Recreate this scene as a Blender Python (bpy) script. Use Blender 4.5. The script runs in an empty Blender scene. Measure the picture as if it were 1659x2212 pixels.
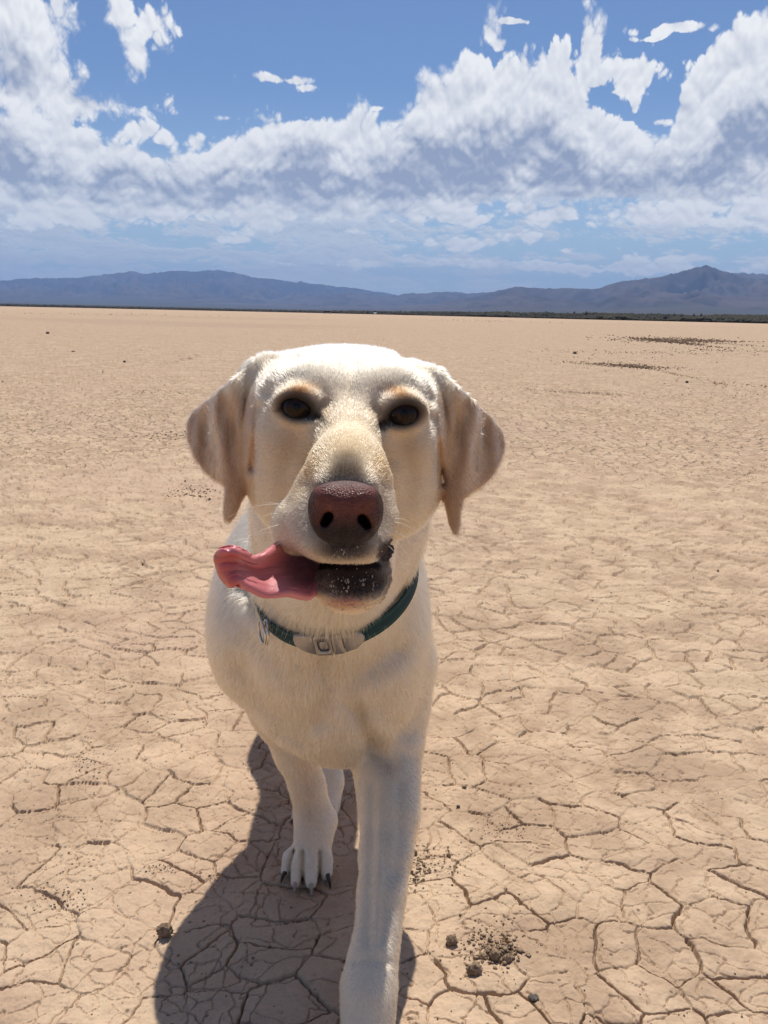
import bpy, math, time
import numpy as np
from mathutils import Matrix, Vector
T0 = time.time()
R = math.radians
scene = bpy.context.scene
COL = scene.collection

# ------------------------------------------------------------------ camera
H = 0.76
F_PX, PITCH, ROLL = 869.0, R(12.84), R(1.22)
FWD = np.array([0, math.cos(PITCH), -math.sin(PITCH)])
UP0 = np.array([0, math.sin(PITCH), math.cos(PITCH)])
XA = np.array([1.0, 0, 0])
RT = math.cos(ROLL) * XA + math.sin(ROLL) * UP0
UP = -math.sin(ROLL) * XA + math.cos(ROLL) * UP0
CAM = np.array([0.0, 0.0, H])
cam_data = bpy.data.cameras.new('camera')
cam_data.sensor_fit = 'VERTICAL'
cam_data.sensor_height = 32.0
cam_data.lens = F_PX / 1024 * 32.0
cam_data.clip_start = 0.02
cam_data.clip_end = 200000
cam = bpy.data.objects.new('camera', cam_data)
COL.objects.link(cam)
m = Matrix.Identity(4)
for i in range(3):
    m[i][0], m[i][1], m[i][2], m[i][3] = RT[i], UP[i], -FWD[i], CAM[i]
cam.matrix_world = m
scene.camera = cam


def ray(vx, vy):
    """direction of a point measured on the photograph (1659 x 2212 units)"""
    px = (np.asarray(vx, float) - 829.5) * 0.46293 / F_PX
    py = (np.asarray(vy, float) - 1106.0) * 0.46293 / F_PX
    return FWD + px[..., None] * RT - py[..., None] * UP


def W(vx, vy, Y):
    d = ray(vx, vy)
    return CAM + d * (np.asarray(Y, float) / d[..., 1])[..., None]


def G(vx, vy, z=0.0):
    d = ray(vx, vy)
    return CAM + d * ((z - H) / d[..., 2])[..., None]


def azel(vx, vy):
    d = ray(vx, vy)
    d = d / np.linalg.norm(d)
    return math.degrees(math.atan2(d[0], d[1])), math.degrees(math.asin(d[2]))


# ------------------------------------------------------------------ render, exposure
scene.view_settings.view_transform = 'Standard'
scene.view_settings.look = 'None'
scene.view_settings.exposure = 0.0
scene.view_settings.gamma = 1.0
scene.render.engine = 'CYCLES'
scene.cycles.max_bounces = 8
scene.cycles.diffuse_bounces = 4
scene.cycles.transparent_max_bounces = 8
scene.cycles.volume_bounces = 0
scene.cycles.use_denoising = True
scene.cycles.caustics_reflective = False
scene.cycles.caustics_refractive = False
scene.cycles_curves.shape = 'RIBBONS'
scene.cycles_curves.subdivisions = 2

# ------------------------------------------------------------------ sun
SUN_AZ, SUN_EL = 9.0, 64.0      # azimuth clockwise from +Y
sd = bpy.data.lights.new('sun', 'SUN')
sd.energy = 5.0
sd.angle = R(0.53)
sd.color = (1.0, 0.95, 0.87)
sun = bpy.data.objects.new('sun', sd)
COL.objects.link(sun)
SD = Vector((math.sin(R(SUN_AZ)) * math.cos(R(SUN_EL)), math.cos(R(SUN_AZ)) * math.cos(R(SUN_EL)), math.sin(R(SUN_EL))))
sun.rotation_euler = SD.to_track_quat('Z', 'Y').to_euler()
sun.location = (0, 0, 30)


# ------------------------------------------------------------------ node helper
class NT:
    def __init__(s, tree):
        s.t = tree
        s.n = tree.nodes
        s.l = tree.links

    def put(s, sock, v):
        if v is None:
            return
        if isinstance(v, bpy.types.NodeSocket):
            s.l.new(v, sock)
        else:
            sock.default_value = v

    def node(s, typ, ins=None, **kw):
        n = s.n.new(typ)
        for k, v in kw.items():
            setattr(n, k, v)
        if ins:
            for k, v in ins.items():
                s.put(n.inputs[k], v)
        return n

    def m(s, op, a, b=None, c=None, clamp=False):
        n = s.n.new('ShaderNodeMath')
        n.operation = op
        n.use_clamp = clamp
        s.put(n.inputs[0], a)
        s.put(n.inputs[1], b)
        s.put(n.inputs[2], c)
        return n.outputs[0]

    def v(s, op, a, b=None, c=None):
        n = s.n.new('ShaderNodeVectorMath')
        n.operation = op
        s.put(n.inputs[0], a)
        s.put(n.inputs[1], b)
        s.put(n.inputs[2], c)
        return n.outputs[1] if op in ('LENGTH', 'DISTANCE', 'DOT_PRODUCT') else n.outputs[0]

    def xyz(s, x=0.0, y=0.0, z=0.0):
        n = s.n.new('ShaderNodeCombineXYZ')
        s.put(n.inputs[0], x)
        s.put(n.inputs[1], y)
        s.put(n.inputs[2], z)
        return n.outputs[0]

    def noise(s, vec, scale, detail=4.0, rough=0.55, dim='2D', dist=0.0, out=0):
        n = s.node('ShaderNodeTexNoise', {'Scale': scale, 'Detail': detail, 'Roughness': rough, 'Distortion': dist},
                   noise_dimensions=dim)
        s.put(n.inputs['Vector'], vec)
        return n.outputs[out]

    def ramp(s, x, a, b, c=0.0, d=1.0, smooth=True):
        n = s.n.new('ShaderNodeMapRange')
        n.interpolation_type = 'SMOOTHSTEP' if smooth else 'LINEAR'
        s.put(n.inputs[0], x)
        for i, q in enumerate((a, b, c, d)):
            s.put(n.inputs[i + 1], q)
        return n.outputs[0]

    def mix(s, f, a, b):
        n = s.n.new('ShaderNodeMix')
        n.data_type = 'RGBA'
        s.put(n.inputs[0], f)
        for sock, q in ((n.inputs[6], a), (n.inputs[7], b)):
            if isinstance(q, tuple) and len(q) == 3:
                q = q + (1.0,)
            s.put(sock, q)
        return n.outputs[2]


# ------------------------------------------------------------------ sky
world = bpy.data.worlds.new('World')
scene.world = world
world.use_nodes = True
world.node_tree.nodes.clear()
N = NT(world.node_tree)
SKY_K = 0.10
geo = N.node('ShaderNodeTexCoord').outputs['Generated']
sep = N.node('ShaderNodeSeparateXYZ', {0: geo})
dx, dy, dz = sep.outputs
az = N.m('MULTIPLY', N.m('ARCTAN2', dx, dy), 57.29578)
el = N.m('MULTIPLY', N.m('ARCSINE', dz), 57.29578)
sky = N.node('ShaderNodeTexSky', sky_type='NISHITA', sun_disc=False, sun_elevation=R(SUN_EL), sun_rotation=R(SUN_AZ),
             altitude=900.0, air_density=1.0, dust_density=0.6, ozone_density=2.0)
skyc = sky.outputs[0]
elc = N.m('MAXIMUM', el, -0.5)
wv = N.m('MULTIPLY', N.m('LOGARITHM', N.m('ADD', elc, 4.0), math.e), 14.0)      # cloud rows close up towards the horizon
pn = N.xyz(az, wv, 0.0)
pe = N.xyz(az, el, 0.0)
# wisps drag the edges of the big shapes about
wrp = N.v('SUBTRACT', N.noise(pn, 0.22, 3.0, 0.55, out=1), (0.5, 0.5, 0.5))
pew = N.v('MULTIPLY_ADD', wrp, (1.1, 0.9, 0.0), pe)


def blobs(lst, k):
    acc = None
    for (vx, vy, rx, ry) in lst:
        a, e = azel(vx, vy)
        rx, ry = rx * 0.0305, ry * 0.0305
        q = N.v('MULTIPLY_ADD', pew, (1 / rx, 1 / ry, 0.0), (-a / rx, -e / ry, 0.0))
        L = N.v('LENGTH', q)
        mm = min(max(min(rx, ry), 0.75), 2.5)
        f = N.m('MULTIPLY_ADD', L, -mm, mm + (0.10 if min(rx, ry) < 1.6 else 0.0))
        acc = f if acc is None else N.m('SMOOTH_MAX', acc, f, k)
    return acc


def outline(pts):
    """elevation of a drawn line as a function of azimuth"""
    n = N.n.new('ShaderNodeFloatCurve')
    cm = n.mapping
    cm.use_clip = False
    cv = cm.curves[0]
    P = sorted(((azel(x, y)[0] + 32) / 64, (azel(x, y)[1] + 4) / 28) for x, y in pts)
    P = [(0.0, P[0][1])] + P + [(1.0, P[-1][1])]
    while len(cv.points) < len(P):
        cv.points.new(0.5, 0.5)
    for q, (a, b) in zip(cv.points, P):
        q.location = (a, b)
        q.handle_type = 'VECTOR'
    cm.update()
    N.put(n.inputs['Value'], N.m('MULTIPLY_ADD', azw, 1 / 64, 0.5))
    return N.m('MULTIPLY_ADD', n.outputs[0], 28.0, -4.0)


sw = N.node('ShaderNodeSeparateXYZ', {0: pew})
azw, elw = sw.outputs[0], sw.outputs[1]
TOP = outline([(0, 240), (60, 248), (110, 262), (200, 290), (290, 325), (350, 352), (395, 358), (440, 335), (480, 292), (530, 262), (600, 250), (650, 262), (700, 258), (750, 238), (800, 240), (850, 262),
               (880, 222), (905, 190), (985, 182), (1000, 140), (1060, 122), (1130, 118), (1150, 150), (1185, 122), (1225, 118), (1255, 175), (1300, 235), (1330, 268), (1400, 285),
               (1445, 280), (1470, 215), (1500, 160), (1545, 95), (1590, 45), (1659, 15)])
BASE = outline([(0, 478), (300, 476), (600, 486), (900, 470), (985, 455), (1040, 448), (1080, 440), (1400, 440), (1500, 462), (1659, 425)])
DTOP = outline([(0, 285), (70, 300), (90, 345), (170, 362), (250, 345), (300, 372), (360, 388), (450, 380), (560, 372), (600, 318), (680, 292), (740, 330), (800, 372), (880, 330), (930, 288),
                (1060, 268), (1180, 285), (1220, 330), (1300, 352), (1380, 380), (1480, 372), (1530, 330), (1580, 240), (1659, 230)])
DBAS = outline([(0, 412), (150, 428), (300, 432), (450, 442), (600, 452), (750, 456), (850, 440), (1000, 436), (1150, 432), (1300, 428), (1450, 425), (1560, 415), (1659, 385)])
CLOUD = [(40, 60, 95, 75), (70, 150, 90, 75), (30, 190, 60, 35), (180, 224, 95, 17), (100, 210, 40, 16), (262, 36, 26, 24), (318, 55, 26, 26), (290, 110, 22, 44),
         (340, 92, 11, 20), (618, 172, 42, 6), (660, 188, 20, 6), (303, 282, 30, 16), (431, 308, 13, 12), (488, 256, 22, 5),
         (1052, 70, 14, 22), (1068, 98, 10, 10), (1100, 44, 20, 3), (1372, 162, 46, 30), (1270, 150, 14, 34), (1290, 165, 16, 16),
         (1345, 192, 30, 6), (1378, 220, 9, 16), (1470, 56, 50, 7), (1405, 76, 26, 4), (1440, 272, 16, 8), (820, 233, 12, 4),
         (1180, 462, 90, 16), (1140, 455, 50, 14), (1420, 462, 170, 18), (1560, 484, 90, 7), (1020, 525, 70, 9), (1120, 512, 32, 8), (1225, 539, 16, 3), (1600, 450, 90, 20),
         (1010, 470, 40, 10), (1520, 560, 60, 5), (1620, 575, 50, 7), (1000, 570, 180, 7), (1240, 580, 160, 7)]
Fs = blobs(CLOUD, 0.25)
Fb = N.m('SMOOTH_MIN', N.m('SUBTRACT', TOP, elw), N.m('MULTIPLY', N.m('SUBTRACT', elw, BASE), 1.4), 0.5)
Fb = N.m('MINIMUM', Fb, 4.0)
Fc = N.m('SMOOTH_MAX', Fs, Fb, 0.3)
Fd = N.m('SMOOTH_MIN', N.m('SUBTRACT', DTOP, elw), N.m('SUBTRACT', elw, DBAS), 0.6)
# elsewhere the same broken cumulus goes on by itself
zc = N.m('MAXIMUM', dz, 0.08)
pl = N.v('MULTIPLY', N.xyz(N.m('DIVIDE', dx, zc), N.m('DIVIDE', dy, zc), 0.0), (1.0, 1.0, 0.0))
fgen = N.m('MULTIPLY_ADD', N.noise(pl, 1.3, 2.0, 0.5), 9.0, -6.0)
away = N.m('MAXIMUM', N.ramp(N.m('ABSOLUTE', az), 27.0, 33.0), N.ramp(el, 19.0, 24.0))
Fall = N.m('ADD', N.m('MULTIPLY', Fc, N.m('SUBTRACT', 1.0, away)), N.m('MULTIPLY', fgen, away))
Fdall = N.m('ADD', N.m('MULTIPLY', Fd, N.m('SUBTRACT', 1.0, away)), N.m('MULTIPLY', N.m('SUBTRACT', fgen, 1.6), away))


def puff(p):
    """billows: round swellings parted by sharp creases; all of them, and the broad ones alone"""
    acc = low_ = None
    for k, (sc_, am) in enumerate(((0.15, 0.30), (0.36, 0.34), (0.82, 0.20), (1.9, 0.11), (4.4, 0.05))):
        q = N.v('ADD', p, (k * 17.3, k * 5.1, 0.0))
        b_ = N.m('ABSOLUTE', N.m('MULTIPLY_ADD', N.noise(q, sc_, 0.0, 0.5), 2.0, -1.0))
        acc = N.m('MULTIPLY', b_, am * 2.2) if acc is None else N.m('MULTIPLY_ADD', b_, am * 2.2, acc)
        if k == 3:
            low_ = acc
    return acc, low_


n0, l0 = puff(pn)
n1, l1 = puff(N.v('ADD', pn, (0.10, 0.42, 0.0)))
p2 = N.v('MULTIPLY_ADD', pn, (2.0, 2.9, 0.0), (50.0, 20.0, 0.0))
m0, ml0 = puff(p2)
m1, ml1 = puff(N.v('ADD', p2, (0.10, 0.40, 0.0)))
n2 = N.noise(N.v('ADD', pn, (30.0, 7.0, 0.0)), 0.16, 3.0, 0.5)
D = N.m('ADD', Fall, N.m('MULTIPLY', N.m('SUBTRACT', n0, 0.42), 2.0))
soft = N.ramp(n2, 0.35, 0.65, 0.25, 0.85)
alpha = N.ramp(D, -0.10, soft)
# further decks, small and pale, low over the horizon
st = N.noise(N.v('MULTIPLY', pn, (0.35, 1.1, 0.0)), 0.30, 4.0, 0.55)
low = N.m('MULTIPLY', N.ramp(el, 9.5, 7.0), N.ramp(el, 0.8, 2.2, 0.55, 1.0))
cover = N.ramp(az, -22.0, 14.0, 0.10, -0.03, smooth=False)
D2 = N.m('ADD', N.m('MULTIPLY', N.m('SUBTRACT', N.m('ADD', st, cover), 0.5), 7.0), N.m('MULTIPLY', N.m('SUBTRACT', m0, 0.42), 1.6))
astr = N.m('MULTIPLY', N.ramp(D2, -0.15, 0.75), N.m('MULTIPLY', low, 0.82))
b2 = N.m('ADD', N.m('ADD', 0.62, N.m('MULTIPLY', N.m('SUBTRACT', ml0, ml1), 0.8)), N.ramp(D2, 0.0, 2.0, 0.16, -0.22), clamp=True)
lit = N.m('MULTIPLY_ADD', N.m('SUBTRACT', l0, l1), 0.62, N.m('MULTIPLY', N.m('SUBTRACT', n0, n1), 0.12))
tl = blobs([(60, 185, 90, 30), (20, 150, 40, 40)], 0.5)
Fdall = N.m('MAXIMUM', Fdall, N.m('SUBTRACT', tl, 0.3))
soft2 = N.noise(N.v('ADD', pn, (11.0, 3.0, 0.0)), 0.30, 4.0, 0.55)
dark = N.ramp(N.m('ADD', Fdall, N.m('ADD', N.m('MULTIPLY', N.m('SUBTRACT', 0.42, n0), 1.6), N.m('MULTIPLY', N.m('SUBTRACT', 0.5, soft2), 3.5))), -1.3, 1.3)
# thin edges catch the sun, thick hearts are greyer
thin = N.ramp(D, 0.0, 2.4, 0.12, 0.0)
bright = N.m('SUBTRACT', N.m('ADD', N.m('ADD', 0.78, thin), lit), N.m('MULTIPLY', dark, 0.72), clamp=True)
ccol = N.mix(bright, (0.33, 0.39, 0.535), (0.98, 0.99, 1.0))
cs = N.v('SCALE', ccol, None)
cs.node.inputs[3].default_value = 1.0 / SKY_K
# the blue itself, deep overhead and milky at the horizon
haze_f = N.ramp(el, 14.0, -1.0, 0.0, 0.62)
skyb = N.mix(haze_f, N.v('MULTIPLY', skyc, (0.68, 0.78, 0.94)), (6.2, 8.0, 9.0))
cs2 = N.v('SCALE', N.mix(b2, (0.40, 0.48, 0.62), (0.90, 0.91, 0.92)), None)
cs2.node.inputs[3].default_value = 1.0 / SKY_K
veil = N.ramp(el, 10.0, 0.0, 0.0, 0.45)
cl = N.mix(alpha, N.mix(astr, skyb, N.mix(veil, cs2, (7.6, 8.5, 8.9))), N.mix(veil, cs, (7.6, 8.5, 8.9)))
bg = N.node('ShaderNodeBackground', {'Color': cl, 'Strength': SKY_K})
wo = N.node('ShaderNodeOutputWorld', {'Surface': bg.outputs[0]})
world.cycles.sampling_method = 'MANUAL'
world.cycles.sample_map_resolution = 512

# ------------------------------------------------------------------ numpy noise
rng = np.random.default_rng(11)
PERM = rng.permutation(256).astype(np.int32)
PERM = np.concatenate([PERM, PERM, PERM])
GA = rng.uniform(0, 2 * np.pi, 256)
GX, GY = np.cos(GA).astype(np.float32), np.sin(GA).astype(np.float32)


def perlin(x, y, seed=0):
    xi = np.floor(x).astype(np.int64)
    yi = np.floor(y).astype(np.int64)
    fx = (x - xi).astype(np.float32)
    fy = (y - yi).astype(np.float32)
    u = fx * fx * fx * (fx * (fx * 6 - 15) + 10)
    v = fy * fy * fy * (fy * (fy * 6 - 15) + 10)

    def g(ax, ay, px, py):
        h = PERM[(PERM[(ax + seed * 37) & 255] + ay) & 255]
        return GX[h] * px + GY[h] * py
    a = g(xi, yi, fx, fy)
    b = g(xi + 1, yi, fx - 1, fy)
    c = g(xi, yi + 1, fx, fy - 1)
    d = g(xi + 1, yi + 1, fx - 1, fy - 1)
    return (a + u * (b - a)) + v * ((c + u * (d - c)) - (a + u * (b - a)))


def fbm(x, y, octv=4, seed=0, gain=0.5):
    r, a, s = 0, 1.0, 0.0
    for o in range(octv):
        r = r + a * perlin(x * 2 ** o + 13.7 * o, y * 2 ** o - 7.1 * o, seed + o)
        s += a
        a *= gain
    return r / s * 1.6


def hash01(a, b, k=0):
    h = (a * 73856093 ^ b * 19349663 ^ (k * 83492791 + 12345)) & 0x7fffffff
    h = (h ^ (h >> 13)) * 1274126177 & 0x7fffffff
    h = (h ^ (h >> 16)) * 668265263 & 0x7fffffff
    return ((h >> 7) & 0xffff) / 65535.0


def cells(x, y, size, k, jit=0.9):
    """distance to the nearest cell border, id and a value of the nearest cell"""
    gx = np.floor(x / size).astype(np.int64)
    gy = np.floor(y / size).astype(np.int64)
    best = np.full(x.shape, 1e9)
    bx = np.zeros(x.shape)
    by = np.zeros(x.shape)
    ba = np.zeros(x.shape, np.int64)
    bb = np.zeros(x.shape, np.int64)
    S = []
    for i in range(-2, 3):
        for j in range(-2, 3):
            if abs(i) == 2 and abs(j) == 2:
                continue
            a, b = gx + i, gy + j
            sx = (a + 0.5 + jit * (hash01(a, b, k) - 0.5)) * size
            sy = (b + 0.5 + jit * (hash01(a, b, k + 1) - 0.5)) * size
            d = (sx - x) ** 2 + (sy - y) ** 2
            S.append((sx.astype(np.float32), sy.astype(np.float32), d.astype(np.float32)))
            w = d < best
            best = np.where(w, d, best)
            bx = np.where(w, sx, bx)
            by = np.where(w, sy, by)
            ba = np.where(w, a, ba)
            bb = np.where(w, b, bb)
    e = np.full(x.shape, 1e9)
    pr = np.zeros(x.shape)
    for sx, sy, d in S:
        l = np.sqrt((sx - bx) ** 2 + (sy - by) ** 2)
        q = np.where(l > 1e-4, (d - best) / (2 * np.maximum(l, 1e-6)), 1e9)
        w = q < e
        e = np.where(w, q, e)
        pr = np.where(w, (np.abs(sx + bx) * 917.3 / size + np.abs(sy + by) * 571.9 / size) % 1.0, pr)    # one value per border
    return e, ba * 100003 + bb, hash01(ba, bb, k + 2), bx, by, pr


def sstep(a, b, x):
    t = np.clip((x - a) / (b - a), 0, 1)
    return t * t * (3 - 2 * t)


# ------------------------------------------------------------------ object helpers
def mesh_obj(name, co, quads=None, tris=None, mat=None, parent=None, smooth=True, link=True):
    me = bpy.data.meshes.new(name)
    co = np.asarray(co, np.float32).reshape(-1, 3)
    me.vertices.add(len(co))
    me.vertices.foreach_set('co', co.ravel())
    lv, ls, k = [], [], 0
    for F, n in ((quads, 4), (tris, 3)):
        if F is not None and len(F):
            F = np.asarray(F, np.int32)
            lv.append(F.ravel())
            ls.append(k + np.arange(len(F), dtype=np.int32) * n)
            k += F.size
    lv = np.concatenate(lv)
    ls = np.concatenate(ls)
    me.loops.add(len(lv))
    me.loops.foreach_set('vertex_index', lv)
    me.polygons.add(len(ls))
    me.polygons.foreach_set('loop_start', ls)
    me.update(calc_edges=True)
    if smooth:
        me.polygons.foreach_set('use_smooth', np.ones(len(ls), bool))
    if mat:
        me.materials.append(mat)
    o = bpy.data.objects.new(name, me)
    if link:
        COL.objects.link(o)
    if parent is not None:
        o.parent = parent
    return o


def vcol(o, name, rgb):
    a = o.data.attributes.new(name, 'FLOAT_COLOR', 'POINT')
    c = np.ones((len(o.data.vertices), 4), np.float32)
    c[:, :3] = rgb
    a.data.foreach_set('color', c.ravel())


def tag(o, label=None, cat=None, group=None, kind=None):
    for k, v in (('label', label), ('category', cat), ('group', group), ('kind', kind)):
        if v:
            o[k] = v
    return o


def empty(name, loc):
    o = bpy.data.objects.new(name, None)
    o.empty_display_size = 0.05
    COL.objects.link(o)
    o.location = loc
    return o


def material(name):
    mt = bpy.data.materials.new(name)
    mt.use_nodes = True
    mt.node_tree.nodes.clear()
    return mt, NT(mt.node_tree)


def finish(n, bsdf, disp=None):
    o = n.node('ShaderNodeOutputMaterial')
    n.l.new(bsdf, o.inputs['Surface'])


def simple(name, col, rough=0.6, metal=0.0, spec=0.5, bump=None, coat=0.0, sss=0.0, var=0.0, vscale=40.0):
    mt, n = material(name)
    pos = n.node('ShaderNodeTexCoord').outputs['Object']
    c = col + (1.0,)
    if var:
        nz = n.noise(pos, vscale, 4.0, 0.6, dim='3D')
        c = n.mix(n.ramp(nz, 0.3, 0.7), tuple(q * (1 - var) for q in col), tuple(min(1, q * (1 + var)) for q in col))
    p = n.node('ShaderNodeBsdfPrincipled', {'Base Color': c, 'Roughness': rough, 'Metallic': metal, 'Specular IOR Level': spec,
                                            'Coat Weight': coat, 'Coat Roughness': 0.15, 'Subsurface Weight': sss})
    if sss:
        p.inputs['Subsurface Radius'].default_value = (1.0, 0.35, 0.25)
        p.inputs['Subsurface Scale'].default_value = 0.006
    if bump:
        b = n.node('ShaderNodeBump', {'Height': n.noise(pos, bump[0], 4.0, 0.6, dim='3D'), 'Strength': 1.0, 'Distance': bump[1]})
        n.l.new(b.outputs[0], p.inputs['Normal'])
    finish(n, p.outputs[0])
    return mt


# ------------------------------------------------------------------ dry lake ground
def mud_material():
    mt, n = material('dry_mud')
    pos = n.node('ShaderNodeNewGeometry').outputs['Position']
    s = n.node('ShaderNodeSeparateXYZ', {0: pos})
    p = n.xyz(s.outputs[0], s.outputs[1], 0.0)
    dist = n.v('LENGTH', p)
    big = n.noise(p, 0.9, 5.0, 0.6)
    mid = n.noise(p, 7.0, 5.0, 0.65)
    fine = n.noise(p, 120.0, 4.0, 0.7)
    c = n.mix(n.ramp(mid, 0.33, 0.68), (0.380, 0.266, 0.177), (0.535, 0.392, 0.264))
    c = n.mix(n.ramp(big, 0.40, 0.70, 0.0, 0.7), c, (0.475, 0.335, 0.238))
    blotch = n.noise(n.v('ADD', p, (3.1, 8.8, 0.0)), 2.2, 5.0, 0.6)
    c = n.mix(n.ramp(blotch, 0.50, 0.68, 0.0, 0.45), c, (0.56, 0.425, 0.285))
    c = n.mix(n.ramp(fine, 0.52, 0.78, 0.0, 0.45), c, (0.36, 0.24, 0.15))
    stain = n.noise(n.v('ADD', p, (9.1, 4.2, 0.0)), 3.3, 6.0, 0.7)
    c = n.mix(n.ramp(stain, 0.60, 0.74, 0.0, 0.5), c, (0.36, 0.235, 0.15))
    # loose dark crumbs and, where plates grow too small to see, their scattered broken edges
    cr = n.node('ShaderNodeTexVoronoi', {'Vector': n.v('MULTIPLY', p, (1.0, 1.0, 1.0)), 'Scale': 55.0}, voronoi_dimensions='2D')
    keep = n.m('GREATER_THAN', n.node('ShaderNodeSeparateXYZ', {0: cr.outputs['Color']}).outputs[0], 0.93)
    dot = n.m('MULTIPLY', keep, n.ramp(cr.outputs['Distance'], 0.16, 0.08))
    c = n.mix(n.m('MULTIPLY', dot, 0.75), c, (0.12, 0.08, 0.055))
    far = n.noise(n.v('MULTIPLY', p, (1.6, 3.5, 1.0)), 1.7, 8.0, 0.74)
    fm = n.m('MULTIPLY', n.ramp(far, 0.61, 0.66), n.ramp(dist, 2.5, 6.0, 0.0, 0.55))
    c = n.mix(fm, c, (0.24, 0.16, 0.105))
    big2 = n.noise(n.v('MULTIPLY', p, (0.35, 1.0, 1.0)), 0.05, 6.0, 0.65)
    c = n.mix(n.m('MULTIPLY', n.ramp(big2, 0.55, 0.66), n.ramp(dist, 10.0, 40.0, 0.0, 0.35)), c, (0.36, 0.26, 0.19))
    b1 = n.node('ShaderNodeBump', {'Height': n.noise(p, 300.0, 5.0, 0.7), 'Strength': 0.7, 'Distance': 0.0007})
    b2 = n.node('ShaderNodeBump', {'Height': n.noise(p, 9.0, 8.0, 0.75), 'Strength': n.ramp(dist, 2.5, 7.0, 0.0, 0.55), 'Distance': 0.02,
                                   'Normal': b1.outputs[0]})
    wp = n.v('MULTIPLY_ADD', n.noise(p, 9.0, 4.0, 0.6, out=1), (0.09, 0.09, 0.0), p)
    ve = n.node('ShaderNodeTexVoronoi', {'Vector': wp, 'Scale': 9.0}, voronoi_dimensions='2D', feature='DISTANCE_TO_EDGE')
    b3 = n.node('ShaderNodeBump', {'Height': n.ramp(ve.outputs['Distance'], 0.0, 0.09), 'Strength': n.m('MULTIPLY', n.ramp(dist, 3.0, 5.5), n.ramp(mid, 0.30, 0.5)), 'Distance': 0.013,
                                   'Normal': b2.outputs[0]})
    bs = n.node('ShaderNodeBsdfPrincipled', {'Base Color': c, 'Roughness': 0.95, 'Specular IOR Level': 0.1, 'Normal': b3.outputs[0]})
    finish(n, bs.outputs[0])
    return mt


MUD = mud_material()


def mud_height(X, Y):
    r = np.hypot(X, Y)
    w1x = 0.030 * fbm(X * 4.2, Y * 4.2, 2, 2) + 0.011 * fbm(X * 14, Y * 14, 2, 3) + 0.0032 * fbm(X * 42, Y * 42, 2, 5, 0.55) + 0.0014 * perlin(X * 150, Y * 150, 6)
    w1y = 0.030 * fbm(X * 4.2 + 40, Y * 4.2 - 8, 2, 8) + 0.011 * fbm(X * 14 + 9, Y * 14, 2, 9) + 0.0032 * fbm(X * 42 + 11, Y * 42, 2, 15, 0.55) + 0.0014 * perlin(X * 150 + 9, Y * 150, 16)
    e1, id1, h1, cx, cy, p1 = cells(X + w1x, (Y + w1y) * 1.10, 0.071, 1, 0.98)
    e2, id2, h2, _, _, p2 = cells(X + 1.7 * w1x + 3.3, Y + 1.7 * w1y, 0.030, 5, 0.98)
    m1 = fbm(X * 5.0, Y * 5.0, 3, 21)
    m2 = fbm(X * 8.0 + 5, Y * 8.0, 3, 27)
    along = fbm(X * 26, Y * 26, 2, 31)
    wide = np.clip(0.00050 + 0.00095 * (p1 ** 2.6) + 0.00032 * m1 + 0.00040 * along, 0.00025, 0.0015)
    op = 0.25 + 0.75 * sstep(0.0002, 0.0010, wide)                       # how far the border has opened
    lv = 0.25 + 0.75 * op
    z = 0.0065 * fbm(X * 3.6, Y * 3.6, 3, 41) + 0.0042 * fbm(X * 14, Y * 14, 4, 45, 0.58)
    z += 0.0023 * fbm(X * 50, Y * 50, 4, 51, 0.65)
    z += 0.0008 * fbm(X * 190, Y * 210, 3, 53, 0.7)
    bl = sstep(0.0, 0.004, e1)
    z += (h1 - 0.5) * 0.0038 * bl * lv
    z += bl * lv * 0.05 * ((h1 * 7.13 % 1 - 0.5) * (X + w1x - cx) + (h1 * 3.77 % 1 - 0.5) * ((Y + w1y) * 1.10 - cy))
    z -= 0.0020 * np.exp(-e1 / 0.0040) * lv
    z -= 0.0009 * np.exp(-e2 / 0.0022) * sstep(-0.25, 0.35, m2) * (0.3 + p2)
    row = r * r / (H * F_PX) * np.where(r < 4, 0.72, 0.95)            # the sheet's own row spacing
    wd = np.maximum(wide, np.maximum(0.0005, (0.44 + 0.12 * sstep(1.3, 2.2, r)) * row * (0.5 + 0.5 * op)))
    wd = np.minimum(wd, 0.007)
    z -= (0.0030 + 0.0065 * op) * op * (1 - sstep(wd * 0.5, wd * 1.1 + 0.0002, e1))
    w2 = np.clip(0.0012 * (p2 - 0.04) + 0.0006 * m2, 0.0, 0.0006) * (1 + 0.9 * sstep(1.2, 3.0, r))
    w2e = np.minimum(np.maximum(w2, 0.33 * row), 0.004)
    z -= 0.0032 * (1 - sstep(w2e * 0.5, w2e * 1.1 + 0.0003, e2)) * sstep(0.0, 0.0004, w2)
    # crumbled places
    cr = sstep(0.30, 0.55, fbm(X * 2.6 + 17, Y * 2.6, 4, 61))
    z += cr * 0.0050 * fbm(X * 70, Y * 70, 4, 65, 0.7)
    # the surface heaves a little more further out; gone beyond a few tens of metres
    z += 0.010 * fbm(X * 1.1, Y * 1.1, 3, 71) * sstep(2.0, 6.0, r)
    z += sstep(1.8, 5, r) * 0.007 * fbm(X * 3.0, Y * 3.0, 5, 73, 0.72)
    z += sstep(2.5, 5, r) * 0.012 * np.clip(fbm(X * 5.0, Y * 9.0, 5, 77, 0.8) - 0.35, 0, 1)
    z *= 1 - sstep(25, 60, r)
    return z, id1, e1


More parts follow.
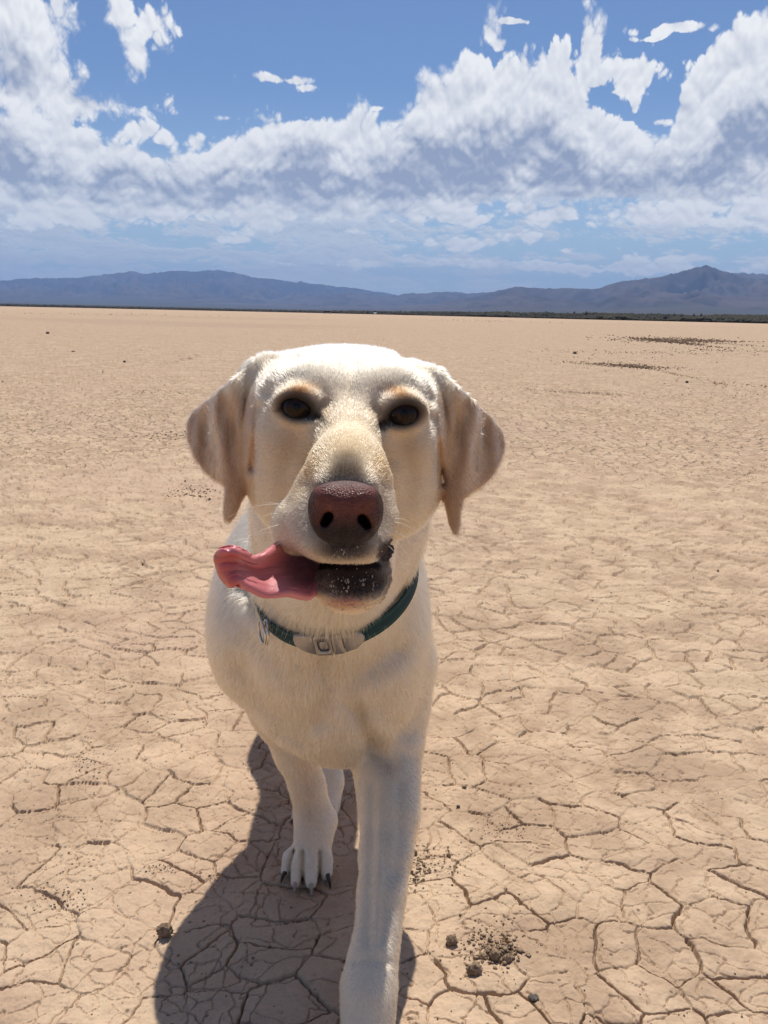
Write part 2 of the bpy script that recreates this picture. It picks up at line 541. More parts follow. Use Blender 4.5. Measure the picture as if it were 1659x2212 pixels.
def build_ground():
    azs = np.concatenate([np.linspace(-180, -70, 56), np.linspace(-69, -34, 110), np.linspace(-33.7, 33.7, 960),
                          np.linspace(34, 69, 110), np.linspace(70, 180, 56)[:-1]])
    # rows: one per two thirds of a pixel as the camera looks down on them
    rows = [0.0, 0.1, 0.2, 0.28] + list(np.arange(0.32, 0.698, 0.004))
    r = 0.70
    while r < 3500:
        rows.append(r)
        th = math.atan2(H, r)
        drow = (r * r + H * H) / H / F_PX * math.cos(th - PITCH) ** 2
        k = 0.72 if r < 4 else (0.9 if r < 10 else 1.6)
        r += max(drow * k, 0.0007)
    rows += [4200, 6000, 9000, 15000, 28000]
    rows = np.array(rows[1:])
    A, Rr = np.meshgrid(np.radians(azs), rows)
    X = (np.sin(A) * Rr)
    Y = (np.cos(A) * Rr)
    nr, na = X.shape
    Z = np.zeros_like(X)
    ID = np.zeros(X.shape, np.int64)
    nn = int(np.searchsorted(rows, 60.0))
    z, ii, e1 = mud_height(X[:nn], Y[:nn])
    Z[:nn] = z
    ID[:nn] = ii
    co = np.concatenate([np.stack([X, Y, Z], -1).reshape(-1, 3), [[0, 0, 0]]])
    i, j = np.meshgrid(np.arange(nr - 1), np.arange(na), indexing='ij')
    j2 = (j + 1) % na
    q = np.stack([i * na + j, i * na + j2, (i + 1) * na + j2, (i + 1) * na + j], -1).reshape(-1, 4)
    fid = ID[i, j].reshape(-1)
    c4 = co[q].mean(1)
    d = c4 - CAM
    zc = d @ FWD
    sx = (d @ RT) / np.maximum(zc, 1e-3) * F_PX
    sy = (d @ UP) / np.maximum(zc, 1e-3) * F_PX
    vis = (zc > 0.1) & (abs(sx) < 384) & (abs(sy) < 512)
    e1_ = co[q[:, 1]] - co[q[:, 0]]
    e2_ = co[q[:, 3]] - co[q[:, 0]]
    area = np.abs(e1_[:, 0] * e2_[:, 1] - e1_[:, 1] * e2_[:, 0])
    px = np.where(vis, area * (H * F_PX ** 2) / np.maximum(zc, .1) ** 3, 0)
    u, inv = np.unique(fid, return_inverse=True)
    inv = inv.ravel()
    tot = np.bincount(inv, px)
    tot[u == 0] = 0
    top = np.argsort(-tot)[:300]
    rank = np.full(len(u), -1)
    rank[top] = np.arange(300)
    fr = rank[inv]
    tri0 = np.stack([np.full(na, len(co) - 1), (np.arange(na) + 1) % na, np.arange(na)], -1)
    # normals from the whole sheet, so that plates and sheet shade as one surface
    fn = np.cross(co[q[:, 1]] - co[q[:, 0]], co[q[:, 3]] - co[q[:, 0]])
    VN = np.zeros_like(co)
    for k in range(4):
        for a in range(3):
            VN[:, a] += np.bincount(q[:, k], fn[:, a], len(co))
    VN[-1] = (0, 0, 1)
    VN /= np.maximum(np.linalg.norm(VN, axis=1, keepdims=True), 1e-12)
    VN[VN[:, 2] < 0] *= -1

    def piece(name, faces, parent=None, tris=None):
        allv = faces.ravel() if tris is None else np.concatenate([faces.ravel(), tris.ravel()])
        used, iv = np.unique(allv, return_inverse=True)
        iv = iv.ravel()
        f = iv[:faces.size].reshape(-1, 4)
        t = None if tris is None else iv[faces.size:].reshape(-1, 3)
        o = mesh_obj(name, co[used], f, t, MUD, parent)
        o.data.normals_split_custom_set_from_vertices(VN[used].astype(np.float32).tolist())
        return o
    gr = piece('ground', q[fr < 0], None, tri0)
    tag(gr, kind='structure')
    order = np.argsort(fr, kind='stable')
    frs = fr[order]
    st = np.searchsorted(frs, np.arange(301))
    for k in range(300):
        piece('mud_plate', q[order[st[k]:st[k + 1]]], gr)
    return gr


GROUND = build_ground()
print('ground', time.time() - T0)


# ------------------------------------------------------------------ far land: gravel slopes and desert ranges
def profile(pts):
    a = [azel(*p) for p in pts]
    return np.array([q[0] for q in a]), np.array([q[1] for q in a])


def horizon_y(vx):
    return 678 + (vx - 829.5) * 0.0213


PR = {}
PR['far'] = ([(-900, 640), (-500, 600), (-200, 618), (0, 605), (60, 600), (120, 600), (180, 598), (240, 590), (262, 588), (285, 584), (310, 589), (340, 588),
              (370, 583), (400, 584), (430, 585), (450, 583), (480, 583), (505, 586), (530, 593), (545, 598), (600, 603), (622, 607), (640, 609), (648, 606), (662, 611),
              (700, 614), (730, 619), (760, 620), (800, 627), (830, 631), (870, 640), (950, 655), (1100, 668), (1700, 690), (2400, 705)], 24000.0, 9000.0)
PR['mid'] = ([(-900, 664), (300, 664), (560, 655), (650, 640), (760, 632), (840, 640), (870, 634), (905, 632), (960, 629), (985, 630), (1010, 634), (1040, 632), (1075, 630), (1100, 634), (1180, 650),
              (1400, 668), (1700, 690), (2500, 705)], 19000.0, 7500.0)
PR['near'] = ([(-900, 662), (700, 672), (850, 664), (930, 655), (1000, 645), (1060, 632), (1100, 621), (1115, 619), (1150, 621), (1190, 623), (1225, 622), (1290, 622),
               (1320, 613), (1345, 607), (1400, 600), (1430, 596), (1455, 588), (1480, 582), (1500, 577), (1525, 571), (1540, 575),
               (1560, 583), (1580, 590), (1600, 596), (1660, 607), (1720, 618), (1900, 640), (2500, 690)], 13500.0, 4300.0)
PR['right'] = ([(-900, 664), (1000, 690), (1300, 668), (1450, 625), (1560, 592), (1600, 588), (1640, 589), (1700, 592), (1800, 586), (2000, 600), (2300, 625), (2700, 660)],
               17000.0, 6500.0)


def build_land():
    az = np.concatenate([np.linspace(-180, -45, 100), np.linspace(-44, -30, 100), np.linspace(-29.9, 29.9, 1000), np.linspace(30, 44, 100), np.linspace(45, 179, 100)])
    r = np.concatenate([np.geomspace(400, 4000, 60), np.geomspace(4100, 27500, 310)])
    A, Rr = np.meshgrid(az, r)
    X = np.sin(np.radians(A)) * Rr
    Y = np.cos(np.radians(A)) * Rr
    start = np.interp(A, [-180, -34, -26, -8, 4, 12, 26, 34, 180], [1500, 1500, 1500, 1300, 800, 560, 450, 450, 900])
    Zt = -1.2 + np.maximum(Rr - start, -300) * np.interp(A, [-30, -6, 8, 30], [0.0036, 0.0036, 0.0052, 0.0052]) + np.interp(A, [-6, 8, 30], [0.6, 3.0, 3.6]) * sstep(0, 350, Rr - start)
    Zt = np.where(Rr < start, (Rr - start) * 0.01 - 1.2, Zt)
    wx = fbm(X / 2600, Y / 2600, 4, 81) * 500
    wy = fbm(X / 2600 + 9, Y / 2600, 4, 85) * 500
    n1 = np.abs(fbm((X + wx) / 1500, (Y + wy) / 1500, 2, 90))
    n2 = np.abs(fbm((X + wx) / 600, (Y + wy) / 600, 3, 94))
    n3 = fbm(X / 210, Y / 210, 4, 98, 0.6)
    ridge = 1 - np.clip(n1 * 1.9, 0, 1) * 0.62 - np.clip(n2 * 1.9, 0, 1) * 0.36
    rock = np.zeros_like(Zt)
    for nm, (pts, RR, foot) in PR.items():
        pa, pe_ = profile(pts)
        e = np.interp(A, pa, pe_)
        edge = np.interp(np.abs(A), [30, 60, 180], [1.0, 0.7, 0.5])
        e = np.where(np.abs(A) > 30, np.maximum(e * edge, 0) + 0.9 * (1 + fbm(A / 14, A * 0 + RR, 3, 7)) * sstep(30, 50, np.abs(A)), e)
        # the crest wanders in depth; it meets the outline seen from the lake
        Rc = RR * (1 + 0.05 * fbm(A / 4, A * 0 + 3.3, 3, int(RR) % 50))
        hc = np.tan(np.radians(np.maximum(e, -0.3))) * Rc + H
        t = (Rr - foot) / (Rc - foot)
        up = np.clip(t, 0, 1)
        shape = 0.16 * up + 0.84 * np.where(up < 0.45, 0.10 * (up / 0.45) ** 2, 0.10 + 0.90 * ((up - 0.45) / 0.55) ** 1.15)
        back = np.clip(1 - (t - 1) * 4.0, 0, 1) ** 1.3
        sh = np.where(t <= 1, shape, back)
        var = np.where(t < 0.93, 1, 1 - sstep(0.93, 1.0, t) * 0.97)
        rid = 1 - (1 - ridge) * var * sstep(0.40, 0.62, up)
        hh = hc * sh * rid + n3 * 26 * sstep(0.45, 0.7, up) * np.where(hc > 40, 1, 0)
        Zt = np.maximum(Zt, np.where(t > 0, hh, -99))
        rock = np.maximum(rock, sstep(0.42, 0.6, up) * (hc * sh > 25))
    nr, na = X.shape
    i, j = np.meshgrid(np.arange(nr - 1), np.arange(na), indexing='ij')
    j2 = (j + 1) % na
    q = np.stack([i * na + j, (i + 1) * na + j, (i + 1) * na + j2, i * na + j2], -1).reshape(-1, 4)
    mt, n = material('desert_rock')
    pos = n.node('ShaderNodeNewGeometry').outputs['Position']
    att = n.node('ShaderNodeAttribute', attribute_name='rock').outputs['Fac']
    big = n.noise(pos, 0.0007, 6.0, 0.65, dim='3D')
    sm = n.noise(pos, 0.006, 6.0, 0.7, dim='3D')
    sp = n.noise(pos, 0.06, 4.0, 0.8, dim='3D')
    rc = n.mix(n.ramp(sm, 0.35, 0.65), (0.028, 0.021, 0.018), (0.085, 0.062, 0.050))
    rc = n.mix(n.ramp(big, 0.42, 0.62, 0.0, 0.5), rc, (0.15, 0.11, 0.085))
    scb = n.mix(n.ramp(sp, 0.42, 0.6), (0.085, 0.073, 0.053), (0.035, 0.036, 0.024))
    scb = n.mix(n.ramp(big, 0.40, 0.60, 0.0, 0.55), scb, (0.05, 0.046, 0.036))
    c = n.mix(n.m('ADD', att, n.m('MULTIPLY', n.m('SUBTRACT', sm, 0.5), 0.8), clamp=True), scb, rc)
    bs = n.node('ShaderNodeBsdfPrincipled', {'Base Color': c, 'Roughness': 0.95, 'Specular IOR Level': 0.1})
    finish(n, bs.outputs[0])
    o = mesh_obj('mountains', np.stack([X, Y, Zt], -1), q, None, mt)
    a = o.data.attributes.new('rock', 'FLOAT', 'POINT')
    a.data.foreach_set('value', rock.ravel().astype(np.float32))
    tag(o, kind='structure')
    return o


LAND = build_land()
print('land', time.time() - T0)


# creosote scrub where the lake bed ends
def build_scrub():
    rs = np.random.default_rng(5)
    ico = np.array([[0, 0, 1], [.9, 0, .45], [.28, .85, .45], [-.72, .53, .45], [-.72, -.53, .45], [.28, -.85, .45],
                    [.5, .4, 0], [-.2, .6, 0], [-.6, 0, 0], [-.2, -.6, 0], [.5, -.4, 0]])
    tr = np.array([[0, 1, 2], [0, 2, 3], [0, 3, 4], [0, 4, 5], [0, 5, 1], [1, 6, 2], [2, 6, 7], [2, 7, 3], [3, 7, 8], [3, 8, 4],
                   [4, 8, 9], [4, 9, 5], [5, 9, 10], [5, 10, 1], [1, 10, 6]])
    n = 42000
    a = rs.uniform(-34, 34, n)
    s0 = np.interp(a, [-34, -26, -8, 4, 12, 26, 34], [1500, 1500, 1300, 800, 560, 450, 450])
    rr = s0 + np.abs(rs.normal(0, 1, n)) * np.interp(a, [-30, 0, 30], [900, 500, 420])
    gap = fbm(a / 3.0, rr / 500.0, 3, 44)
    hgt = rs.uniform(0.7, 1.9, n) * (1 + 0.6 * (gap > 0.1))
    tall = rs.random(n) < np.interp(a, [-30, -5, 5, 30], [0.035, 0.02, 0.003, 0.002])
    hgt = np.where(tall, rs.uniform(2.5, 4.5, n), hgt)
    wid = np.where(tall, hgt * 0.35, hgt * rs.uniform(0.8, 1.6, n))
    co = ico[None] * np.stack([wid, wid, hgt], -1)[:, None, :] * (1 + rs.uniform(-.3, .3, (n, len(ico), 1)))
    X = np.sin(np.radians(a)) * rr
    Y = np.cos(np.radians(a)) * rr
    Zb = np.maximum(0, -1.2 + (rr - s0) * np.interp(a, [-30, -6, 8, 30], [0.0034, 0.0034, 0.0050, 0.0050]) + np.interp(a, [-6, 8, 30], [0.6, 3.0, 3.6]) * sstep(0, 350, rr - s0)) - 0.2
    co += np.stack([X, Y, Zb], -1)[:, None, :]
    t = tr[None] + (np.arange(n) * len(ico))[:, None, None]
    mt = simple('scrub_leaves', (0.042, 0.038, 0.027), 0.9, spec=0.1, var=0.3, vscale=0.5)
    o = mesh_obj('scrub', co.reshape(-1, 3), None, t.reshape(-1, 3), mt, smooth=False)
    tag(o, kind='stuff')
    o['label'] = 'dark creosote scrub along the far edge of the dry lake bed'
    return o


build_scrub()

# ------------------------------------------------------------------ the air between here and the ranges
hz = mesh_obj('haze', [(x, y, z) for z in (-4.0, 1230.0) for (x, y) in ((-28500, -28500), (28500, -28500), (28500, 28500), (-28500, 28500))],
              [(0, 3, 2, 1), (4, 5, 6, 7), (0, 1, 5, 4), (1, 2, 6, 5), (2, 3, 7, 6), (3, 0, 4, 7)], smooth=False)
mt, n = material('air')
pv = n.node('ShaderNodeVolumePrincipled', {'Color': (0.36, 0.57, 1.0, 1.0), 'Density': 5.0e-5, 'Anisotropy': 0.0})
o_ = n.node('ShaderNodeOutputMaterial')
n.l.new(pv.outputs[0], o_.inputs['Volume'])
hz.data.materials.append(mt)
tag(hz, kind='stuff')


def toV(P):
    """where a point of the dog is seen on the photograph; used only to lay out its pigment and painted shade"""
    d = P - CAM
    z = np.maximum(d @ FWD, 1e-3)
    return (d @ RT) / z * F_PX / 0.46293 + 829.5, 1106.0 - (d @ UP) / z * F_PX / 0.46293


# ------------------------------------------------------------------ smooth solid modelling on a grid
class Field:
    def __init__(s, xs, ys, zs):
        s.ax = [np.asarray(a, np.float32) for a in (xs, ys, zs)]
        s.F = np.full([len(a) for a in s.ax], 1.0, np.float32)

    def block(s, lo, hi):
        sl = []
        for a, l, h in zip(s.ax, lo, hi):
            i0 = max(int(np.searchsorted(a, l)) - 1, 0)
            i1 = min(int(np.searchsorted(a, h)) + 1, len(a))
            sl.append(slice(i0, i1))
        if any(q.stop - q.start < 1 for q in sl):
            return None
        P = np.meshgrid(*[a[q] for a, q in zip(s.ax, sl)], indexing='ij', sparse=True)
        return tuple(sl), P

    def put(s, sl, d, k, op='+'):
        d = np.broadcast_to(d, s.F[sl].shape)
        if op == '+':
            a = s.F[sl]
            h = np.maximum(k - np.abs(a - d), 0) / k
            s.F[sl] = np.minimum(a, d) - h * h * k * 0.25
        else:
            a = -s.F[sl]
            h = np.maximum(k - np.abs(a - d), 0) / k
            s.F[sl] = -(np.minimum(a, d) - h * h * k * 0.25)

    def ell(s, c, r, k=0.02, rot=None, op='+', mg=0.05):
        c = np.asarray(c, float)
        m = max(r) if rot is not None else None
        rr = np.array([m] * 3 if m else r)
        b = s.block(c - rr - mg, c + rr + mg)
        if b is None:
            return
        sl, (X, Y, Z) = b
        X, Y, Z = X - np.float32(c[0]), Y - np.float32(c[1]), Z - np.float32(c[2])
        if rot is not None:
            Rm = np.array(Matrix.Rotation(R(rot[0]), 3, 'X') @ Matrix.Rotation(R(rot[1]), 3, 'Y') @ Matrix.Rotation(R(rot[2]), 3, 'Z')).T.astype(np.float32)
            X, Y, Z = [Rm[i, 0] * X + Rm[i, 1] * Y + Rm[i, 2] * Z for i in range(3)]
        k0 = np.sqrt((X / r[0]) ** 2 + (Y / r[1]) ** 2 + (Z / r[2]) ** 2)
        k1 = np.sqrt((X / r[0] ** 2) ** 2 + (Y / r[1] ** 2) ** 2 + (Z / r[2] ** 2) ** 2)
        d = k0 * (k0 - 1) / np.maximum(k1, 1e-6)
        s.put(sl, d.astype(np.float32), k, op)

    def cap(s, a, b_, ra, rb, k=0.02, op='+', mg=0.05):
        a, b_ = np.asarray(a, float), np.asarray(b_, float)
        m = max(ra, rb) + mg
        b = s.block(np.minimum(a, b_) - m, np.maximum(a, b_) + m)
        if b is None:
            return
        sl, (X, Y, Z) = b
        v = (b_ - a).astype(np.float32)
        L = float(v @ v)
        X, Y, Z = X - np.float32(a[0]), Y - np.float32(a[1]), Z - np.float32(a[2])
        t = np.clip((X * v[0] + Y * v[1] + Z * v[2]) / L, 0, 1)
        d = np.sqrt((X - t * v[0]) ** 2 + (Y - t * v[1]) ** 2 + (Z - t * v[2]) ** 2) - (ra + (rb - ra) * t)
        s.put(sl, d.astype(np.float32), k, op)

    def groove(s, pts, w, amp, y0, y1):
        """press a line (given by where it is seen) into the surface between two depths; negative raises a ridge"""
        P = np.array([W(x, y, Y) for (x, y) in pts for Y in (y0, y1)])
        m = 3 * w * 0.0006
        sl, (X, Y, Z) = s.block(P.min(0) - m, P.max(0) + m)
        X, Y, Z = np.broadcast_arrays(X, Y, Z)
        vx, vy = toV(np.stack([X, Y, Z], -1))
        d = np.full(vx.shape, 1e9)
        for a, b in zip(pts[:-1], pts[1:]):
            ex, ey = b[0] - a[0], b[1] - a[1]
            t = np.clip(((vx - a[0]) * ex + (vy - a[1]) * ey) / (ex * ex + ey * ey + 1e-9), 0, 1)
            d = np.minimum(d, (vx - a[0] - t * ex) ** 2 + (vy - a[1] - t * ey) ** 2)
        e = 0.25 * (y1 - y0)
        mk = sstep(y0 - e, y0 + e, Y) * sstep(y1 + e, y1 - e, Y)
        s.F[sl] += (amp * np.exp(-d / (w * w)) * mk).astype(np.float32)

    def chain(s, pts, k=0.02, op='+', mg=0.05):
        for (a, ra), (b, rb) in zip(pts[:-1], pts[1:]):
            s.cap(a, b, ra, rb, k, op, mg)

    def mesh(s):
        F = s.F
        I = F < 0
        n = F.shape
        c = np.zeros([q - 1 for q in n], np.uint8)
        for dx_ in (0, 1):
            for dy_ in (0, 1):
                for dz_ in (0, 1):
                    c += I[dx_:n[0] - 1 + dx_, dy_:n[1] - 1 + dy_, dz_:n[2] - 1 + dz_]
        ci, cj, ck = np.nonzero((c > 0) & (c < 8))
        idx = np.full(c.shape, -1, np.int32)
        idx[ci, cj, ck] = np.arange(len(ci))
        corners = [(0, 0, 0), (1, 0, 0), (0, 1, 0), (1, 1, 0), (0, 0, 1), (1, 0, 1), (0, 1, 1), (1, 1, 1)]
        val = [F[ci + a, cj + b, ck + d] for a, b, d in corners]
        pos = [np.stack([s.ax[0][ci + a], s.ax[1][cj + b], s.ax[2][ck + d]], -1) for a, b, d in corners]
        acc = np.zeros((len(ci), 3))
        cnt = np.zeros(len(ci))
        for p in range(8):
            for q in range(p + 1, 8):
                if sum(abs(corners[p][z] - corners[q][z]) for z in range(3)) != 1:
                    continue
                ok = (val[p] < 0) != (val[q] < 0)
                t = np.where(ok, val[p] / np.where(ok, val[p] - val[q], 1), 0)
                acc += np.where(ok[:, None], pos[p] + t[:, None] * (pos[q] - pos[p]), 0)
                cnt += ok
        V = acc / np.maximum(cnt, 1)[:, None]
        Q = []
        for ax in range(3):
            sl0 = [slice(1, -1)] * 3
            sl1 = [slice(1, -1)] * 3
            sl0[ax] = slice(0, -1)
            sl1[ax] = slice(1, None)
            a, b = I[tuple(sl0)], I[tuple(sl1)]
            e = np.stack(np.nonzero(a != b), -1)
            off = np.ones(3, int)
            off[ax] = 0
            e = e + off
            inside_first = I[e[:, 0], e[:, 1], e[:, 2]]
            u, v = [(1, 2), (2, 0), (0, 1)][ax]
            du = np.zeros(3, int)
            du[u] = 1
            dv = np.zeros(3, int)
            dv[v] = 1
            q = np.stack([idx[tuple((e - du - dv).T)], idx[tuple((e - dv).T)], idx[tuple(e.T)], idx[tuple((e - du).T)]], -1)
            q = np.where(inside_first[:, None], q, q[:, ::-1])
            Q.append(q)
        return V, np.concatenate(Q)

    def sample(s, P):
        out = []
        for a in range(3):
            ax = s.ax[a]
            i = np.clip(np.searchsorted(ax, P[..., a]) - 1, 0, len(ax) - 2)
            t = np.clip((P[..., a] - ax[i]) / (ax[i + 1] - ax[i]), 0, 1)
            out.append((i, t))
        (i, u), (j, v), (k, w) = out
        r = 0
        for a, wa in ((0, 1 - u), (1, u)):
            for b, wb in ((0, 1 - v), (1, v)):
                for d, wd in ((0, 1 - w), (1, w)):
                    r = r + s.F[i + a, j + b, k + d] * wa * wb * wd
        return r


def relax(V, Q, n, lam=0.5):
    E = np.concatenate([Q[:, [0, 1]], Q[:, [1, 2]], Q[:, [2, 3]], Q[:, [3, 0]]])
    E = np.concatenate([E, E[:, ::-1]])
    cnt = np.maximum(np.bincount(E[:, 0], minlength=len(V)), 1)
    for it in range(n):
        M = np.stack([np.bincount(E[:, 0], V[E[:, 1], a], len(V)) for a in range(3)], -1) / cnt[:, None]
        V = V + (lam if it % 2 == 0 else -lam * 1.03) * (M - V)
    return V


def poly_dist(px, py, poly):
    poly = np.asarray(poly, np.float32)
    d = np.full(px.shape, 1e12, np.float32)
    sgn = np.ones(px.shape, np.float32)
    n = len(poly)
    for i in range(n):
        a, b = poly[i], poly[i - 1]
        ex, ey = b - a
        wx, wy = px - a[0], py - a[1]
        t = np.clip((wx * ex + wy * ey) / (ex * ex + ey * ey), 0, 1)
        d = np.minimum(d, (wx - t * ex) ** 2 + (wy - t * ey) ** 2)
        c1, c2, c3 = py >= a[1], py < b[1], ex * wy > ey * wx
        flip = (c1 & c2 & c3) | (~c1 & ~c2 & ~c3)
        sgn = np.where(flip, -sgn, sgn)
    return sgn * np.sqrt(d)


# ------------------------------------------------------------------ the dog
S = 0.0022
fx = np.arange(-0.262, 0.135, S)
fy = np.concatenate([np.arange(0.545, 0.92, S), np.arange(0.92, 1.25, 0.0034), np.arange(1.25, 2.02, 0.007)])
fz = np.concatenate([np.arange(-0.02, 0.13, 0.0028), np.arange(0.13, 0.45, 0.0048), np.arange(0.45, 0.80, S)])
D = Field(fx, fy, fz)
# trunk
D.ell((-0.078, 1.16, 0.405), (0.120, 0.18, 0.158), 0.05)
D.ell((-0.076, 1.42, 0.455), (0.078, 0.24, 0.092), 0.05)
D.ell((-0.084, 1.64, 0.450), (0.095, 0.15, 0.112), 0.05)
D.ell((-0.080, 1.16, 0.500), (0.075, 0.12, 0.075), 0.05)
# shoulders and fore chest
D.ell(W(560, 1325, 1.07), (0.062, 0.105, 0.112), 0.05, rot=(0, 8, 0))
D.ell(W(822, 1365, 1.04), (0.058, 0.105, 0.150), 0.05, rot=(0, -2, 0))
D.ell(W(695, 1385, 1.02), (0.100, 0.105, 0.120), 0.05)
D.chain([(W(697, 1440, 0.985), 0.074), (W(720, 1545, 0.985), 0.052), (W(733, 1600, 0.985), 0.026)], 0.035)
D.ell(W(662, 1510, 1.03), (0.058, 0.07, 0.055), 0.04)
# neck
D.chain([(W(742, 985, 0.885), 0.078), (W(734, 1110, 0.915), 0.083), (W(722, 1215, 0.945), 0.072), (W(712, 1340, 0.990), 0.078)], 0.045)
D.cap(W(742, 1180, 0.80), W(714, 1320, 0.920), 0.038, 0.046, 0.04)
# front leg drawn back (image left)
D.chain([(W(572, 1430, 1.09), 0.056), (W(612, 1530, 1.12), 0.042), (W(642, 1625, 1.115), 0.0275), (W(664, 1700, 1.105), 0.0205), (W(676, 1752, 1.10), 0.0195),
         (W(680, 1785, 1.088), 0.0220), (W(676, 1822, 1.075), 0.0190), (W(668, 1850, 1.062), 0.023)], 0.022)
D.ell(W(712, 1772, 1.10), (0.010, 0.011, 0.012), 0.012)
D.ell(W(668, 1862, 1.062), (0.029, 0.034, 0.022), 0.012)


def paw(F, knuck, tips, r0, r1, k=0.006):
    for (a, b) in zip(knuck, tips):
        mid = (np.asarray(a) + np.asarray(b)) / 2 + np.array([0, 0, 0.006])
        F.chain([(a, r0), (mid, (r0 + r1) / 2 + 0.001), (b, r1)], k)


LT = [W(622, 1880, 1.052), W(641, 1901, 1.030), W(672, 1903, 1.026), W(703, 1884, 1.042)]
paw(D, [W(636, 1846, 1.072), W(651, 1850, 1.058), W(676, 1850, 1.056), (W(697, 1848, 1.068))], LT, 0.0110, 0.0098, 0.004)
# front leg striding forward (image right)
D.chain([(W(838, 1440, 1.055), 0.062), (W(836, 1540, 1.035), 0.048), (W(836, 1625, 1.005), 0.0395), (W(839, 1700, 0.965), 0.0340), (W(842, 1765, 0.930), 0.0305), (W(833, 1850, 0.890), 0.0258),
         (W(824, 1935, 0.852), 0.0222), (W(816, 2015, 0.822), 0.0200), (W(803, 2085, 0.797), 0.0212), (W(796, 2150, 0.777), 0.0242),
         (W(794, 2215, 0.763), 0.0215), (W(790, 2270, 0.752), 0.0240)], 0.022)
D.ell(W(762, 2130, 0.80), (0.013, 0.016, 0.017), 0.014)
D.ell(W(790, 2300, 0.742), (0.032, 0.036, 0.026), 0.015)
RTO = [(-0.052, 0.722, 0.014), (-0.034, 0.700, 0.014), (-0.009, 0.698, 0.014), (0.009, 0.720, 0.014)]
paw(D, [(-0.045, 0.75, 0.03), (-0.030, 0.74, 0.034), (-0.012, 0.74, 0.034), (0.002, 0.75, 0.03)], RTO, 0.0125, 0.0098)
# hind legs
D.ell((-0.142, 1.63, 0.37), (0.048, 0.115, 0.115), 0.05)
D.ell((-0.045, 1.66, 0.37), (0.052, 0.115, 0.115), 0.05)
D.chain([((-0.135, 1.56, 0.36), 0.06), ((-0.122, 1.44, 0.275), 0.045), ((-0.105, 1.475, 0.20), 0.034), ((-0.094, 1.44, 0.150), 0.025), (W(706, 1600, 1.30), 0.0215),
         (W(706, 1690, 1.245), 0.0215), (W(690, 1745, 1.215), 0.0245), (W(676, 1765, 1.20), 0.027)], 0.025)
HT = [W(642, 1768, 1.195), W(656, 1785, 1.172), W(682, 1785, 1.172), W(705, 1772, 1.185)]
paw(D, [W(660, 1745, 1.215), W(668, 1748, 1.205), W(686, 1748, 1.205), W(698, 1746, 1.215)], HT, 0.0125, 0.0095)
D.chain([((-0.045, 1.66, 0.34), 0.06), ((-0.040, 1.62, 0.25), 0.045), ((-0.040, 1.80, 0.165), 0.026), ((-0.038, 1.80, 0.10), 0.021), ((-0.036, 1.76, 0.035), 0.026)], 0.025)
BT = [(-0.064, 1.72, 0.014), (-0.046, 1.70, 0.014), (-0.024, 1.70, 0.014), (-0.008, 1.72, 0.014)]
paw(D, [(-0.05, 1.755, 0.03), (-0.042, 1.75, 0.03), (-0.03, 1.75, 0.03), (-0.02, 1.755, 0.03)], BT, 0.0125, 0.0095)
# tail
D.chain([((-0.092, 1.76, 0.49), 0.036), ((-0.082, 1.86, 0.47), 0.027), ((-0.070, 1.93, 0.42), 0.021), ((-0.068, 1.96, 0.33), 0.013)], 0.03)

# --- head
D.ell(W(676, 862, 0.818), (0.052, 0.078, 0.0445), 0.022)
D.ell(W(822, 868, 0.818), (0.052, 0.078, 0.0445), 0.022)
D.ell(W(750, 856, 0.822), (0.060, 0.075, 0.0430), 0.022)
D.ell(W(750, 915, 0.805), (0.076, 0.072, 0.052), 0.03)
D.ell(W(618, 925, 0.795), (0.032, 0.060, 0.050), 0.03)
D.ell(W(884, 935, 0.795), (0.030, 0.060, 0.050), 0.03)
D.ell(W(622, 1030, 0.800), (0.036, 0.055, 0.052), 0.035)
D.ell(W(872, 1035, 0.800), (0.034, 0.055, 0.052), 0.035)
D.ell(W(745, 1010, 0.765), (0.054, 0.058, 0.056), 0.03)
# brows
D.ell(W(664, 834, 0.753), (0.026, 0.017, 0.016), 0.028, rot=(0, 12, 0))
D.ell(W(846, 841, 0.753), (0.026, 0.017, 0.016), 0.028, rot=(0, -20, 0))
# below the eyes
D.ell(W(636, 930, 0.745), (0.026, 0.022, 0.020), 0.022)
D.ell(W(872, 942, 0.745), (0.026, 0.022, 0.020), 0.022)
# bridge and muzzle
D.chain([(W(756, 905, 0.762), 0.0270), (W(752, 960, 0.722), 0.0275), (W(750, 1015, 0.668), 0.0275), (W(748, 1060, 0.628), 0.0245)], 0.022)
D.chain([(W(750, 1020, 0.735), 0.040), (W(747, 1085, 0.675), 0.033), (W(745, 1110, 0.652), 0.0285)], 0.016)
D.ell(W(666, 1112, 0.668), (0.021, 0.050, 0.030), 0.014, rot=(0, 12, 8))
D.ell(W(806, 1115, 0.668), (0.018, 0.050, 0.031), 0.014, rot=(0, -8, -8))
D.ell(W(634, 1132, 0.690), (0.018, 0.042, 0.022), 0.014)
D.ell(W(700, 1163, 0.630), (0.019, 0.026, 0.0165), 0.010)
D.ell(W(782, 1168, 0.630), (0.019, 0.026, 0.0165), 0.010)
D.ell(W(745, 1178, 0.622), (0.022, 0.018, 0.0125), 0.008)
# lower jaw, set back under the lip
D.chain([(W(755, 1210, 0.78), 0.042), (W(757, 1240, 0.715), 0.032), (W(758, 1258, 0.668), 0.0245)], 0.012)
D.ell(W(752, 1262, 0.672), (0.0310, 0.036, 0.0140), 0.008)
D.cap(W(806, 1232, 0.668), W(838, 1188, 0.700), 0.0075, 0.0065, 0.006)
# the gap of the mouth
D.cap(W(705, 1222, 0.640), W(800, 1221, 0.640), 0.0022, 0.0022, 0.005, op='-')
D.cap(W(640, 1205, 0.650), W(705, 1224, 0.645), 0.006, 0.004, 0.006, op='-')
